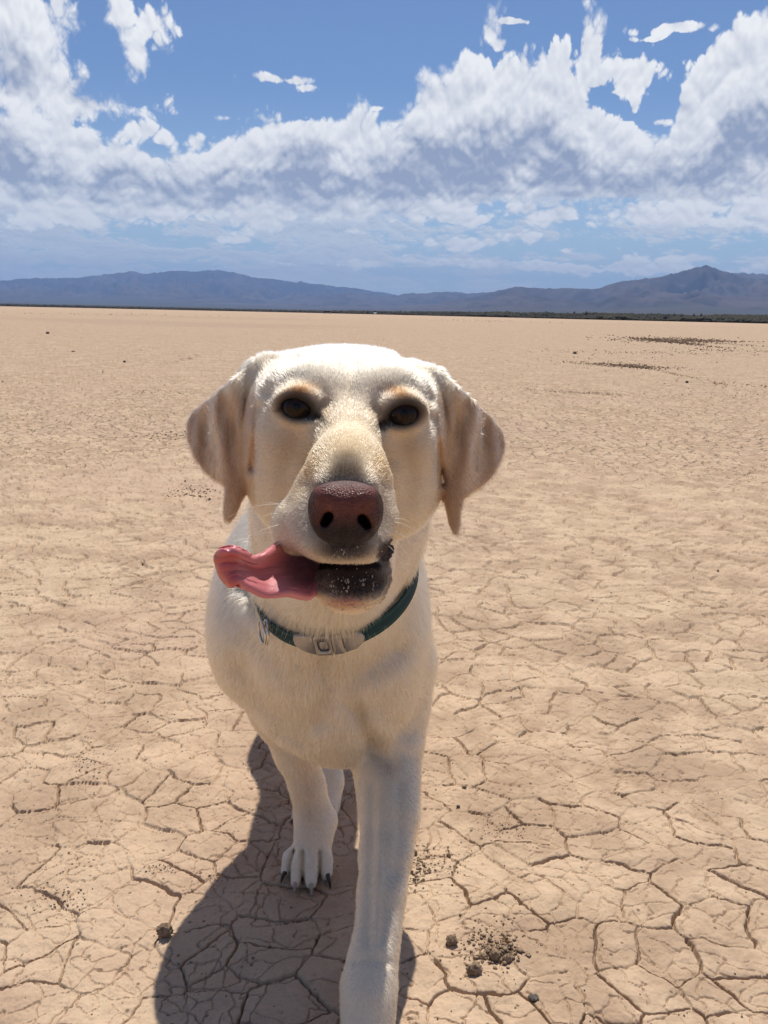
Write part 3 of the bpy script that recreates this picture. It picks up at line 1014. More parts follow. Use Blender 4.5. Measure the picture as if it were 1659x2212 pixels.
# eye sockets
EYES = [W(641, 879, 0.7265), W(873, 893, 0.7265)]
for e_, s_ in zip(EYES, (1, -1)):
    D.ell(e_ + np.array([0.0, 0.0015, 0.0015]), (0.0190, 0.0175, 0.0165), 0.010)
    D.ell(e_ + np.array([0.0, -0.012, 0.000]), (0.0122, 0.0160, 0.0078), 0.003, rot=(0, 14 * s_, 0), op='-')
    D.cap(e_ + np.array([0.010 * s_, -0.012, -0.004]), e_ + np.array([0.017 * s_, -0.010, -0.010]), 0.0035, 0.0012, 0.004, op='-')

# ears
EAR_L = [(600, 768), (572, 765), (545, 786), (500, 820), (450, 860), (416, 888), (403, 915), (404, 950), (417, 985), (440, 1018), (462, 1037), (484, 1050), (484, 1080),
         (481, 1108), (486, 1127), (497, 1130), (510, 1114), (524, 1080), (531, 1045), (544, 1005), (552, 960), (556, 905), (566, 860), (590, 815)]
EAR_R = [(900, 800), (928, 796), (952, 806), (975, 822), (1005, 848), (1035, 873), (1062, 900), (1085, 930), (1092, 960), (1086, 990), (1071, 1020), (1050, 1045), (1025, 1063),
         (1003, 1078), (996, 1105), (995, 1135), (990, 1156), (980, 1156), (970, 1136), (963, 1105), (958, 1070), (952, 1030), (944, 980), (938, 930), (932, 880), (922, 835)]


def ear(poly, side, base_x, Y0):
    pl_ = np.array(poly, float)
    c0 = W(pl_[:, 0].min(), pl_[:, 1].max(), Y0)
    c1 = W(pl_[:, 0].max(), pl_[:, 1].min(), Y0)
    lo = np.minimum(c0, c1) - 0.03
    hi = np.maximum(c0, c1) + 0.03
    lo[1], hi[1] = Y0 - 0.06, Y0 + 0.06
    sl, (X, Y, Z) = D.block(lo, hi)
    X, Y, Z = np.broadcast_arrays(X, Y, Z)
    P = np.stack([X, Y, Z], -1).reshape(-1, 3)
    vx, vy = toV(P)
    d2 = poly_dist(vx.astype(np.float32), vy.astype(np.float32), poly) * 0.00042
    out = (vx - base_x) * side / 140.0                 # 0 at the root, 1 at the outer edge
    dn = (vy - 800) / 320.0
    ys = Y0 - 0.014 * np.clip(dn, 0, 1.2) - 0.030 * np.exp(-((out - 0.42) / 0.30) ** 2) * np.clip(1.05 - dn * 0.55, 0.25, 1)
    ys += 0.022 * np.clip(out - 0.55, 0, 1) * (1.2 - dn) - 0.008 * np.exp(-((out - 0.92) / 0.12) ** 2) * np.clip(dn, 0, 1)
    ys += 0.026 * sstep(0.16, -0.02, out) * sstep(0.10, 0.30, dn)
    ys += 0.006 * np.exp(-((out - 0.10) / 0.10) ** 2) - 0.012 * np.exp(-((out - 0.02) / 0.10) ** 2) * np.clip(0.6 - dn, 0, 1)
    ys += 0.0095 * np.sin(out * 15 + dn * 5.0) * np.exp(-((out - 0.5) / 0.4) ** 2) * np.exp(-((dn - 0.35) / 0.30) ** 2)
    ys += 0.0025 * np.sin(out * 31 - dn * 9.0) * np.exp(-((dn - 0.3) / 0.25) ** 2)
    t = 0.0030 + 0.006 * np.clip(0.35 - dn, 0, 0.35) + 0.004 * np.clip(0.2 - out, 0, 0.2)
    r = 0.0030
    dy = np.abs(P[:, 1] - ys) - t
    d = np.sqrt(np.maximum(d2 + r, 0) ** 2 + np.maximum(dy + r, 0) ** 2) + np.minimum(np.maximum(d2 + r, dy + r), 0) - r
    D.put(sl, d.reshape(X.shape).astype(np.float32), 0.010)


ear(EAR_L, -1, 552, 0.800)
ear(EAR_R, 1, 940, 0.800)
D.chain([(W(618, 812, 0.825), 0.018), (W(560, 812, 0.800), 0.0110), (W(510, 850, 0.790), 0.006)], 0.016)
D.chain([(W(888, 830, 0.825), 0.018), (W(938, 834, 0.800), 0.0110), (W(985, 862, 0.790), 0.006)], 0.016)
D.ell(W(745, 1112, 0.600), (0.0185, 0.024, 0.0165), 0.004, op='-')
# --- modelling of the surface
D.groove([(757, 770), (757, 850), (755, 910)], 16, 0.0024, 0.70, 0.82)
D.groove([(704, 880), (690, 930), (668, 985)], 20, 0.0030, 0.67, 0.76)
D.groove([(806, 888), (822, 940), (842, 990)], 20, 0.0030, 0.67, 0.76)
D.groove([(640, 955), (622, 1010), (615, 1070)], 22, 0.0032, 0.68, 0.78)
D.groove([(872, 965), (882, 1020), (880, 1080)], 22, 0.0032, 0.68, 0.78)
D.groove([(605, 850), (640, 838), (680, 852)], 12, -0.0020, 0.69, 0.77)
D.groove([(835, 862), (872, 850), (908, 866)], 12, -0.0020, 0.69, 0.77)
D.groove([(612, 908), (645, 916), (682, 912)], 8, -0.0016, 0.69, 0.75)
D.groove([(842, 925), (872, 932), (902, 924)], 8, -0.0016, 0.69, 0.75)
D.groove([(640, 775), (606, 800), (580, 850)], 13, 0.0038, 0.74, 0.86)
D.groove([(868, 775), (900, 800), (925, 860)], 13, 0.0038, 0.74, 0.86)
D.groove([(650, 1050), (625, 1090)], 14, 0.0022, 0.64, 0.74)
D.groove([(846, 1050), (850, 1090)], 12, 0.0022, 0.64, 0.74)
for k in range(6):
    D.groove([(822 + 5 * k, 1216 - 11 * k), (846 + 4 * k, 1224 - 11 * k)], 3.2, 0.0030, 0.64, 0.74)
D.groove([(690, 1262), (745, 1288), (812, 1262)], 5, 0.0022, 0.62, 0.72)
# breast, shoulders, arm pits
D.groove([(698, 1420), (704, 1480), (690, 1550)], 26, 0.0070, 0.85, 1.02)
D.groove([(520, 1440), (590, 1530), (655, 1575)], 26, 0.0070, 0.90, 1.12)
D.groove([(606, 1580), (655, 1603), (700, 1604)], 15, 0.0055, 0.92, 1.10)
D.groove([(742, 1500), (780, 1450), (850, 1400)], 30, 0.0085, 0.88, 1.06)
D.groove([(772, 1530), (786, 1575), (808, 1620), (838, 1652)], 17, 0.0095, 0.88, 1.04)
D.groove([(812, 1560), (850, 1600), (890, 1610)], 18, -0.0040, 0.88, 1.04)
D.groove([(560, 1290), (600, 1380), (640, 1440)], 30, -0.0070, 0.90, 1.10)
D.groove([(700, 1610), (716, 1560), (728, 1500)], 18, -0.0035, 0.88, 1.02)
# tendons and wrist of the forward leg
D.groove([(806, 1700), (805, 1800), (800, 1900), (795, 2040)], 12, 0.0032, 0.76, 0.98)
D.groove([(836, 1800), (836, 1900), (826, 2030)], 10, 0.0022, 0.76, 0.95)
D.groove([(820, 1760), (818, 1900), (812, 2030)], 6, -0.0018, 0.76, 0.95)
D.groove([(862, 1690), (862, 1800), (850, 1900)], 12, 0.0032, 0.80, 1.00)
D.groove([(770, 2080), (800, 2070), (830, 2080)], 12, 0.0030, 0.74, 0.84)
# drawn back leg: tendon, wrist, toes
D.groove([(655, 1650), (668, 1720), (672, 1760)], 7, 0.0022, 1.04, 1.13)
D.groove([(655, 1838), (653, 1880), (654, 1925)], 4.2, 0.0085, 1.00, 1.08)
D.groove([(690, 1838), (690, 1870), (690, 1915)], 4.2, 0.0085, 1.00, 1.08)
D.groove([(636, 1836), (626, 1870), (624, 1905)], 3.6, 0.0070, 1.00, 1.09)
# everything stands on the mud
D.F[:, :, D.ax[2] < 0.001] = np.maximum(D.F[:, :, D.ax[2] < 0.001], 0.002)
D.groove([(562, 880), (556, 905), (552, 960), (546, 1010)], 9, 0.0055, 0.74, 0.87)
D.groove([(934, 900), (940, 925), (948, 980), (955, 1040)], 9, 0.0055, 0.74, 0.87)
D.cap(W(936, 960, 0.812), W(941, 1050, 0.800), 0.009, 0.008, 0.006)
D.cap(W(553, 940, 0.815), W(548, 1020, 0.805), 0.008, 0.008, 0.006)
# the collar presses a shallow channel into the neck
NC = W(722, 1235, 0.955)
Fp, Lp, Rp = W(705, 1378, 0.865), W(556, 1284, 0.95), W(893, 1232, 0.95)
e1 = (Rp - Lp) / np.linalg.norm(Rp - Lp)
fv = Fp - (Lp + Rp) / 2
e2 = fv - (fv @ e1) * e1
e2 /= np.linalg.norm(e2)
e3 = np.cross(e1, e2)
if e3[2] < 0:
    e3 = -e3
cc0 = (Lp + Rp) / 2 + e2 * (-0.02)
RA, RB = np.linalg.norm(Rp - Lp) / 2 + 0.004, (Fp - cc0) @ e2 + 0.008
sl, (X, Y, Z) = D.block(cc0 - 0.17, cc0 + 0.17)
X, Y, Z = X - cc0[0], Y - cc0[1], Z - cc0[2]
q1, q2, q3 = [X * v[0] + Y * v[1] + Z * v[2] for v in (e1, e2, e3)]
rad = np.sqrt(q1 * q1 + q2 * q2) + 1e-6
lim = 1 / np.sqrt((q1 / rad / RA) ** 2 + (q2 / rad / RB) ** 2)
chn = np.minimum(np.minimum(rad - lim, lim + 0.026 - rad), (0.0135 - np.abs(q3)) * 0.8)
chn = np.where(q2 < -0.02, np.minimum(chn, -0.02 - (-0.02 - q2)), chn)
a_ = D.F[sl]
h_ = np.maximum(0.008 - np.abs(a_ - chn), 0) / 0.008
D.F[sl] = (np.maximum(a_, chn) + h_ * h_ * 0.002).astype(np.float32)
print('field', time.time() - T0)
V_, Q_ = D.mesh()
V_ = relax(V_, Q_, 5)
_vx, _vy = toV(V_)
_m = (V_[:, 1] < 0.74) & (V_[:, 1] > 0.6) & (_vy > 1165) & (_vy < 1318) & (_vx > 655) & (_vx < 870) & ((_vy > 1222) | (_vx > 815))
_r = V_[_m]
_n = 0.0038 * fbm(_r[:, 0] * 150 + _r[:, 1] * 90, _r[:, 2] * 150 - _r[:, 1] * 120, 4, 33, 0.65)
_n2 = 0.0016 * fbm(_r[:, 0] * 210 + 5, _r[:, 2] * 210 + _r[:, 1] * 150, 4, 37, 0.65)
V_[_m, 1] += _n
V_[_m, 2] += _n2
V_[_m, 0] += _n2 - _n
print('dog verts', len(V_), time.time() - T0)


# ---- pigment, with some light and shade painted in
def coat_colour(P):
    vx, vy = toV(P)
    n = len(P)
    C_ = np.empty((n, 3))
    C_[:] = (0.635, 0.520, 0.370)
    head = sstep(0.90, 0.84, P[:, 1]) * sstep(0.44, 0.48, P[:, 2])
    front = sstep(0.80, 0.76, P[:, 1])

    def blot(cx, cy, rx, ry, col, a, m=1.0, ang=0.0, p=2.0):
        ca, sa = math.cos(R(ang)), math.sin(R(ang))
        x, y = vx - cx, vy - cy
        u, v = (x * ca + y * sa) / rx, (-x * sa + y * ca) / ry
        w = np.exp(-((u * u + v * v) ** (p / 2))) * a * m
        C_[:] = C_ * (1 - w[:, None]) + np.array(col) * w[:, None]
    # body: warmer along the breast and shoulders, whiter feet
    body = 1 - head
    blot(700, 1480, 220, 110, (0.62, 0.495, 0.345), 0.6, body)
    w = (sstep(0.16, 0.02, P[:, 2]) * body)[:, None]
    C_[:] = C_ * (1 - w) + np.array((0.64, 0.555, 0.43)) * w
    blot(655, 1740, 30, 80, (0.56, 0.40, 0.25), 0.6, body)
    blot(742, 1310, 110, 50, (0.66, 0.51, 0.34), 0.8, 1)
    # skull
    blot(750, 800, 150, 60, (0.68, 0.60, 0.475), 0.9, head)  # crown painted lighter, as if bleached by the sun on it
    blot(757, 860, 60, 60, (0.48, 0.37, 0.26), 0.6, head * front)
    blot(652, 842, 42, 17, (0.34, 0.16, 0.055), 0.97, head * front, -8)
    blot(600, 880, 20, 26, (0.50, 0.32, 0.17), 0.5, head * front)
    blot(862, 848, 40, 17, (0.34, 0.16, 0.055), 0.97, head * front, 18)
    blot(918, 890, 16, 30, (0.50, 0.32, 0.17), 0.6, head * front)
    blot(700, 885, 22, 34, (0.36, 0.23, 0.13), 0.7, head * front)  # shading of both inner eye hollows, painted into the coat
    blot(818, 895, 22, 34, (0.36, 0.23, 0.13), 0.7, head * front)
    blot(620, 960, 60, 60, (0.40, 0.295, 0.20), 0.62, head * front)  # shaded cheeks under the eyes, painted as browner fur on both sides
    blot(890, 970, 50, 60, (0.41, 0.30, 0.20), 0.6, head * front)
    # bridge of the muzzle
    m = head * sstep(0.75, 0.72, P[:, 1])
    blot(752, 965, 80, 55, (0.60, 0.43, 0.235), 0.9, m)
    blot(668, 1010, 24, 48, (0.54, 0.32, 0.12), 0.85, m, 10)
    blot(828, 1010, 22, 48, (0.54, 0.32, 0.12), 0.85, m, -8)
    blot(640, 1060, 26, 30, (0.52, 0.36, 0.20), 0.6, m)
    blot(745, 1140, 120, 50, (0.185, 0.138, 0.105), 0.88, m)
    blot(690, 1075, 16, 45, (0.30, 0.23, 0.17), 0.7, m)
    blot(825, 1090, 14, 45, (0.32, 0.24, 0.17), 0.7, m)
    blot(749, 1014, 46, 46, (0.105, 0.072, 0.047), 0.97, m, p=4)
    blot(746, 1048, 84, 22, (0.16, 0.125, 0.105), 0.9, m, p=3)
    blot(745, 1186, 70, 27, (0.055, 0.042, 0.038), 0.93, m, p=3)
    blot(740, 1217, 120, 6, (0.42, 0.34, 0.26), 0.45, m)
    # ears
    earm = head * ((vx < 552) | (vx > 943)) * (vy > 740) * (vy < 1165) * (P[:, 1] < 0.86)
    C_[:] = C_ * (1 - 0.8 * earm[:, None]) + np.array((0.43, 0.29, 0.185)) * 0.88 * earm[:, None]
    for pts, s_ in ((EAR_L, -1), (EAR_R, 1)):
        q = np.array(pts, float)
        sel = np.nonzero(earm > 0)[0]
        if len(sel):
            dd = -poly_dist(vx[sel].astype(np.float32), vy[sel].astype(np.float32), pts)
            w = (np.exp(-(dd / 14.0) ** 2) * (dd > -14) * 0.55 * sstep(860, 960, vy[sel]))[:, None]
            C_[sel] = C_[sel] * (1 - w) + np.array((0.34, 0.19, 0.10)) * w
            w = (sstep(880, 800, vy[sel]) * 0.6)[:, None]
            C_[sel] = C_[sel] * (1 - w) + np.array((0.68, 0.58, 0.42)) * w
    # black rims of the eyes
    for (cx, cy, a) in ((641, 880, 12), (873, 894, -12)):
        blot(cx, cy, 52, 36, (0.022, 0.016, 0.014), 0.98, m=head * front, ang=a, p=7)
    blot(690, 904, 24, 11, (0.03, 0.02, 0.018), 0.9, head * front, 32, p=3)
    blot(826, 915, 24, 11, (0.03, 0.02, 0.018), 0.9, head * front, -32, p=3)
    blot(606, 884, 14, 5, (0.03, 0.02, 0.018), 0.8, head * front, -20, p=3)
    # bare dark skin of the lower lip
    lip = head * (vy > 1218) * (vy < 1322) * sstep(0.76, 0.73, P[:, 1])
    blot(762, 1250, 92, 50, (0.028, 0.017, 0.016), 0.98, lip, p=6)
    blot(744, 1303, 46, 13, (0.34, 0.135, 0.105), 0.75, lip, p=3)
    blot(700, 1265, 22, 26, (0.19, 0.145, 0.11), 0.7, lip)
    lc = head * (vx > 795) * (vy > 1165) * (vy < 1245)
    blot(838, 1192, 22, 34, (0.055, 0.040, 0.036), 0.97, lc * sstep(0.74, 0.72, P[:, 1]), 25, p=6)
    gap = (np.abs(vy - 1222) < 9) * (vx > 640) * (vx < 822) * (P[:, 1] > 0.636) * (P[:, 1] < 0.76)
    C_[gap > 0] = (0.02, 0.012, 0.012)
    return C_, (vx, vy)


def bare(vx, vy, P):
    """no fur on eye rims, inner mouth and nose leather"""
    b = np.zeros(len(P), bool)
    f = P[:, 1] < 0.80
    for (cx, cy) in ((641, 881), (873, 895)):
        b |= f & (((vx - cx) / 48) ** 2 + ((vy - cy) / 33) ** 2 < 1)
    b |= (P[:, 1] < 0.75) & (P[:, 1] > 0.60) & (vy > 1216) & (vy < 1240) & (vx > 660) & (vx < 850)
    b |= (P[:, 1] < 0.74) & (vy > 1150) & (vx > 815) & (((vx - 838) / 24) ** 2 + ((vy - 1195) / 40) ** 2 < 1)
    b |= (P[:, 1] < 0.64) & (vy < 1165) & (vy > 1046) & (vx > 676) & (vx < 816)
    return b


def coat_material(name, hair):
    mt, n = material(name)
    c = n.node('ShaderNodeAttribute', attribute_name='coat').outputs['Color']
    if hair:
        h = n.node('ShaderNodeBsdfHairPrincipled', {'Color': c, 'Roughness': 0.42, 'Radial Roughness': 0.75, 'Random Roughness': 0.2, 'Coat': 0.0})
        h.parametrization = 'COLOR'
        finish(n, h.outputs[0])
    else:
        pos = n.node('ShaderNodeTexCoord').outputs['Object']
        b = n.node('ShaderNodeBump', {'Height': n.noise(pos, 400.0, 4.0, 0.6, dim='3D'), 'Strength': 0.6, 'Distance': 0.001})
        p = n.node('ShaderNodeBsdfPrincipled', {'Base Color': c, 'Roughness': 0.85, 'Specular IOR Level': 0.06, 'Normal': b.outputs[0]})
        finish(n, p.outputs[0])
    return mt


SKIN = coat_material('short_coat', False)
FUR = coat_material('fur_hairs', True)
DOG_AT = np.array([-0.09, 1.35, 0.0])
dog = mesh_obj('dog', V_ - DOG_AT, Q_, None, SKIN)
dog.location = DOG_AT
tag(dog, 'cream yellow short haired dog walking to the camera licking its muzzle', 'dog')
colr, _ = coat_colour(V_)
vcol(dog, 'coat', np.clip(colr * 1.15, 0, 0.9))


def part(name, co, quads=None, tris=None, mat=None, parent=dog, smooth=True):
    base = DOG_AT if parent is dog else np.array(parent['_at'])
    o = mesh_obj(name, np.asarray(co) - base, quads, tris, mat, parent, smooth)
    return o


# ---- fur
def build_fur():
    rs = np.random.default_rng(3)
    v = V_
    q = Q_
    t = np.concatenate([q[:, [0, 1, 2]], q[:, [0, 2, 3]]])
    a, b, c = v[t[:, 0]], v[t[:, 1]], v[t[:, 2]]
    nrm = np.cross(b - a, c - a)
    area = np.linalg.norm(nrm, axis=1) / 2
    nrm /= np.maximum(area[:, None] * 2, 1e-12)
    cen = (a + b + c) / 3
    face = ((cen - CAM) * nrm).sum(1) < 0.0
    dens = np.where(face, 1.0, 0.28)
    dens *= np.where(cen[:, 1] > 1.3, 0.25, 1.0)
    headish = sstep(0.92, 0.84, cen[:, 1]) * sstep(0.42, 0.46, cen[:, 2])
    dens *= 1 + 1.9 * headish
    dens *= np.where(cen[:, 2] < 0.003, 0, 1)
    p = area * dens
    n = 480000
    f = rs.choice(len(t), n, p=p / p.sum())
    u, w = rs.random(n), rs.random(n)
    fl = u + w > 1
    u[fl], w[fl] = 1 - u[fl], 1 - w[fl]
    root = a[f] + u[:, None] * (b[f] - a[f]) + w[:, None] * (c[f] - a[f])
    # smooth vertex normals
    VN = np.zeros_like(v)
    fn = np.cross(v[q[:, 2]] - v[q[:, 0]], v[q[:, 3]] - v[q[:, 1]])
    for k in range(4):
        for x in range(3):
            VN[:, x] += np.bincount(q[:, k], fn[:, x], len(v))
    VN /= np.maximum(np.linalg.norm(VN, axis=1, keepdims=True), 1e-12)
    N_ = VN[t[f, 0]] * (1 - u - w)[:, None] + VN[t[f, 1]] * u[:, None] + VN[t[f, 2]] * w[:, None]
    N_ /= np.maximum(np.linalg.norm(N_, axis=1, keepdims=True), 1e-9)
    Ccol, (vx, vy) = coat_colour(root)
    keep = ~bare(vx, vy, root)
    root, N_, Ccol, vx, vy = root[keep], N_[keep], Ccol[keep], vx[keep], vy[keep]
    n = len(root)
    nose = W(746, 1075, 0.585)
    hd = sstep(0.93, 0.86, root[:, 1]) * sstep(0.43, 0.47, root[:, 2])
    fh = root - nose
    fh /= np.linalg.norm(fh, axis=1, keepdims=True)
    fh[:, 1] += 0.35
    # flews: hair runs down and out
    fl_ = np.exp(-(((vx - 745) / 130) ** 2 + ((vy - 1150) / 60) ** 2)) * (root[:, 1] < 0.70)
    fh[:, 2] -= 0.6 * fl_
    # ears: hair runs outwards and down
    earm = ((vx < 555) | (vx > 940)) & (root[:, 1] < 0.86) & (vy < 1165)
    sg = np.where(vx < 745, -1.0, 1.0)
    fh[earm] = np.stack([sg[earm] * 0.7, np.zeros(earm.sum()), -1.0 * np.ones(earm.sum())], -1)
    lg = sstep(0.30, 0.22, root[:, 2])
    fb = np.stack([np.zeros(n), 0.30 + 0 * lg, -1.0 + 0 * lg], -1)
    xc = root[:, 0] + 0.078
    fb[:, 0] = 1.2 * xc * (1 - lg)
    fb[:, 0] += 0.35 * fbm(root[:, 0] * 9, root[:, 2] * 9, 3, 5) * (1 - lg) * 1.6
    fb[:, 1] += 1.2 * sstep(1.0, 1.2, root[:, 1]) * (1 - lg)
    fd = fh * hd[:, None] + fb * (1 - hd)[:, None]
    fd[:, 0] += (0.32 - 0.17 * hd) * fbm(root[:, 0] * 26, root[:, 2] * 26 + root[:, 1] * 15, 3, 8)
    fd[:, 2] += (0.32 - 0.17 * hd) * fbm(root[:, 0] * 26 + 7, root[:, 2] * 26 - root[:, 1] * 15, 3, 9)
    fd[:, 0] += (0.42 - 0.30 * hd) * fbm(root[:, 0] * 110, root[:, 2] * 110 + root[:, 1] * 60, 2, 18)
    fd[:, 1] += (0.30 - 0.22 * hd) * fbm(root[:, 0] * 110 + 3, root[:, 2] * 110 - root[:, 1] * 60, 2, 19)
    fd += rs.normal(0, 0.13, (n, 3))
    fd -= (fd * N_).sum(1, keepdims=True) * N_
    fd /= np.maximum(np.linalg.norm(fd, axis=1, keepdims=True), 1e-6)
    L = np.where(hd > 0.5, 0.0062, 0.0125 + 0.004 * sstep(0.33, 0.40, root[:, 2])) * np.ones(n)
    L = np.where((hd > 0.5) & (root[:, 1] < 0.70), 0.0036, L)
    L = np.where((hd > 0.5) & (root[:, 1] < 0.74) & (root[:, 1] >= 0.70), 0.0048, L)
    throat = np.exp(-(((vx - 742) / 130) ** 2 + ((vy - 1320) / 45) ** 2)) * (root[:, 1] > 0.66)
    L += throat * 0.010
    L += 0.005 * np.exp(-((vy - 1160) / 70) ** 2) * (hd < 0.5)
    L = L * (1 - 0.50 * lg)
    L = np.where(root[:, 2] < 0.07, 0.0042, L)
    L = np.where(earm, 0.0055, L)
    L = np.where((hd > 0.5) & (root[:, 1] < 0.74) & (vy > 1225), 0.0024, L)
    L *= rs.uniform(0.65, 1.2, n)
    lift = np.radians(np.clip(rs.normal(19, 7, n) + 8 * (1 - hd) * 0 + 6 * throat, 4, 50))
    k = 4
    P = np.empty((n, k, 3), np.float32)
    up = np.sin(lift)[:, None]
    al = np.cos(lift)[:, None]
    droop = N_ * -0.28
    for i in range(k):
        s = i / (k - 1)
        P[:, i] = root - N_ * 0.0004 + (fd * al * s + N_ * (up * s) + droop * (s * s) * al * 0.6) * L[:, None]
    # colour of every hair
    var = rs.normal(0, 0.07, n)[:, None]
    tuft = 0.16 * fbm(root[:, 0] * 60, root[:, 2] * 60 + root[:, 1] * 40, 3, 12)[:, None]
    # a clear fibre needs a deep dye before a thin coat of it looks dark
    cc = Ccol * np.clip(Ccol.max(1, keepdims=True) / 0.40, 0, 1) ** 1.4
    cc = np.clip(cc * (1 + var + tuft), 0.002, 0.93)
    hc = bpy.data.hair_curves.new('fur')
    hc.add_curves([k] * n)
    hc.points.foreach_set('position', (P - DOG_AT).astype(np.float32).ravel())
    ra = hc.attributes.get('radius') or hc.attributes.new('radius', 'FLOAT', 'POINT')
    rr = np.where(hd > 0.5, 0.000105, 0.00016) * rs.uniform(0.8, 1.2, n)
    rad = (rr[:, None] * np.array([1.0, 0.95, 0.75, 0.25])[None]).astype(np.float32)
    ra.data.foreach_set('value', rad.ravel())
    ca = hc.attributes.new('coat', 'FLOAT_COLOR', 'CURVE')
    c4 = np.ones((n, 4), np.float32)
    c4[:, :3] = cc
    ca.data.foreach_set('color', c4.ravel())
    hc.materials.append(FUR)
    o = bpy.data.objects.new('fur', hc)
    COL.objects.link(o)
    o.parent = dog
    o['kind'] = 'stuff'
    return o


import os
build_fur()
print('fur', time.time() - T0)


def uvsphere(c, r, nu=40, nv=28, axis=None):
    """sphere whose pole looks along axis"""
    ax = Vector(axis if axis is not None else (0, 0, 1)).normalized()
    M = np.array(ax.to_track_quat('Z', 'Y').to_matrix())
    u = np.linspace(0, 2 * np.pi, nu, endpoint=False)
    v = np.linspace(0, np.pi, nv)
    U, V2 = np.meshgrid(u, v)
    P = np.stack([np.sin(V2) * np.cos(U), np.sin(V2) * np.sin(U), np.cos(V2)], -1).reshape(-1, 3)
    P = P @ M.T * np.asarray(r) + np.asarray(c)
    i, j = np.meshgrid(np.arange(nv - 1), np.arange(nu), indexing='ij')
    j2 = (j + 1) % nu
    q = np.stack([i * nu + j, (i + 1) * nu + j, (i + 1) * nu + j2, i * nu + j2], -1).reshape(-1, 4)
    return P, q


# ---- eyes
def eye_material(look):
    mt, n = material('dog_eye')
    pos = n.node('ShaderNodeTexCoord').outputs['Object']
    nr = n.v('NORMALIZE', pos)
    cosang = n.v('DOT_PRODUCT', nr, tuple(look))
    c = n.mix(n.ramp(cosang, 0.80, 0.84), (0.018, 0.014, 0.012), (0.008, 0.006, 0.005))
    ir = n.mix(n.noise(pos, 900.0, 3.0, 0.6, dim='3D'), (0.012, 0.006, 0.003), (0.030, 0.013, 0.006))
    c = n.mix(n.ramp(cosang, 0.835, 0.86), c, ir)
    c = n.mix(n.ramp(cosang, 0.968, 0.978), c, (0.003, 0.003, 0.003))
    p = n.node('ShaderNodeBsdfPrincipled', {'Base Color': c, 'Roughness': 0.08, 'Specular IOR Level': 0.20})
    finish(n, p.outputs[0])
    return mt


for e_ in EYES:
    look = Vector(CAM - e_).normalized()
    P, q = uvsphere((0, 0, 0), 0.0142, axis=look)
    o = mesh_obj('eye', P, q, None, eye_material(look), dog)
    o.location = e_ - DOG_AT

# ---- nose
NF = Field(np.arange(-0.09, 0.01, 0.0011), np.arange(0.565, 0.64, 0.0011), np.arange(0.55, 0.65, 0.0011))
NF.ell(W(746, 1078, 0.607), (0.0240, 0.0235, 0.0135), 0.008, mg=0.02)
NF.ell(W(746, 1112, 0.606), (0.0215, 0.0225, 0.0175), 0.008, mg=0.02)
NF.ell(W(694, 1104, 0.609), (0.0085, 0.0200, 0.0140), 0.008, mg=0.02)
NF.ell(W(801, 1107, 0.609), (0.0085, 0.0200, 0.0140), 0.008, mg=0.02)
NF.ell(W(718, 1140, 0.604), (0.0095, 0.0160, 0.0100), 0.008, mg=0.02)
NF.ell(W(774, 1143, 0.604), (0.0095, 0.0160, 0.0100), 0.008, mg=0.02)
NF.ell(W(714, 1072, 0.595), (0.0110, 0.0100, 0.0080), 0.006, mg=0.02)
NF.ell(W(780, 1074, 0.595), (0.0110, 0.0100, 0.0080), 0.006, mg=0.02)
for (x0, y0, x1, y1) in ((711, 1115, 706, 1121), (781, 1120, 787, 1126)):
    NF.cap(W(x0, y0, 0.578), W(x0, y0, 0.610), 0.0031, 0.0026, 0.003, op='-', mg=0.02)
    NF.cap(W(x1, y1, 0.583), W(x1, y1, 0.605), 0.0030, 0.0022, 0.003, op='-', mg=0.02)
    NF.cap(W(2 * x1 - x0, y1 + 9, 0.588), W(2 * x1 - x0, y1 + 9, 0.606), 0.0026, 0.002, 0.003, op='-', mg=0.02)
NF.chain([(W(746, 1075, 0.5815), 0.0006), (W(745, 1118, 0.5815), 0.0016), (W(738, 1178, 0.590), 0.0024)], 0.003, op='-', mg=0.02)
nv, nq = NF.mesh()
nv = relax(nv, nq, 2)


def nose_mat():
    mt, n = material('nose_leather')
    c = n.node('ShaderNodeAttribute', attribute_name='coat').outputs['Color']
    pos = n.node('ShaderNodeTexCoord').outputs['Object']
    vo = n.node('ShaderNodeTexVoronoi', {'Vector': pos, 'Scale': 620.0})
    b = n.node('ShaderNodeBump', {'Height': vo.outputs['Distance'], 'Strength': 0.5, 'Distance': 0.0006, 'Invert': True} if False else
               {'Height': vo.outputs['Distance'], 'Strength': 0.8, 'Distance': 0.0009})
    nz = n.noise(pos, 160.0, 3.0, 0.6, dim='3D')
    p = n.node('ShaderNodeBsdfPrincipled', {'Base Color': c, 'Roughness': n.ramp(nz, 0.35, 0.65, 0.42, 0.65), 'Specular IOR Level': 0.28, 'Normal': b.outputs[0]})
    finish(n, p.outputs[0])
    return mt


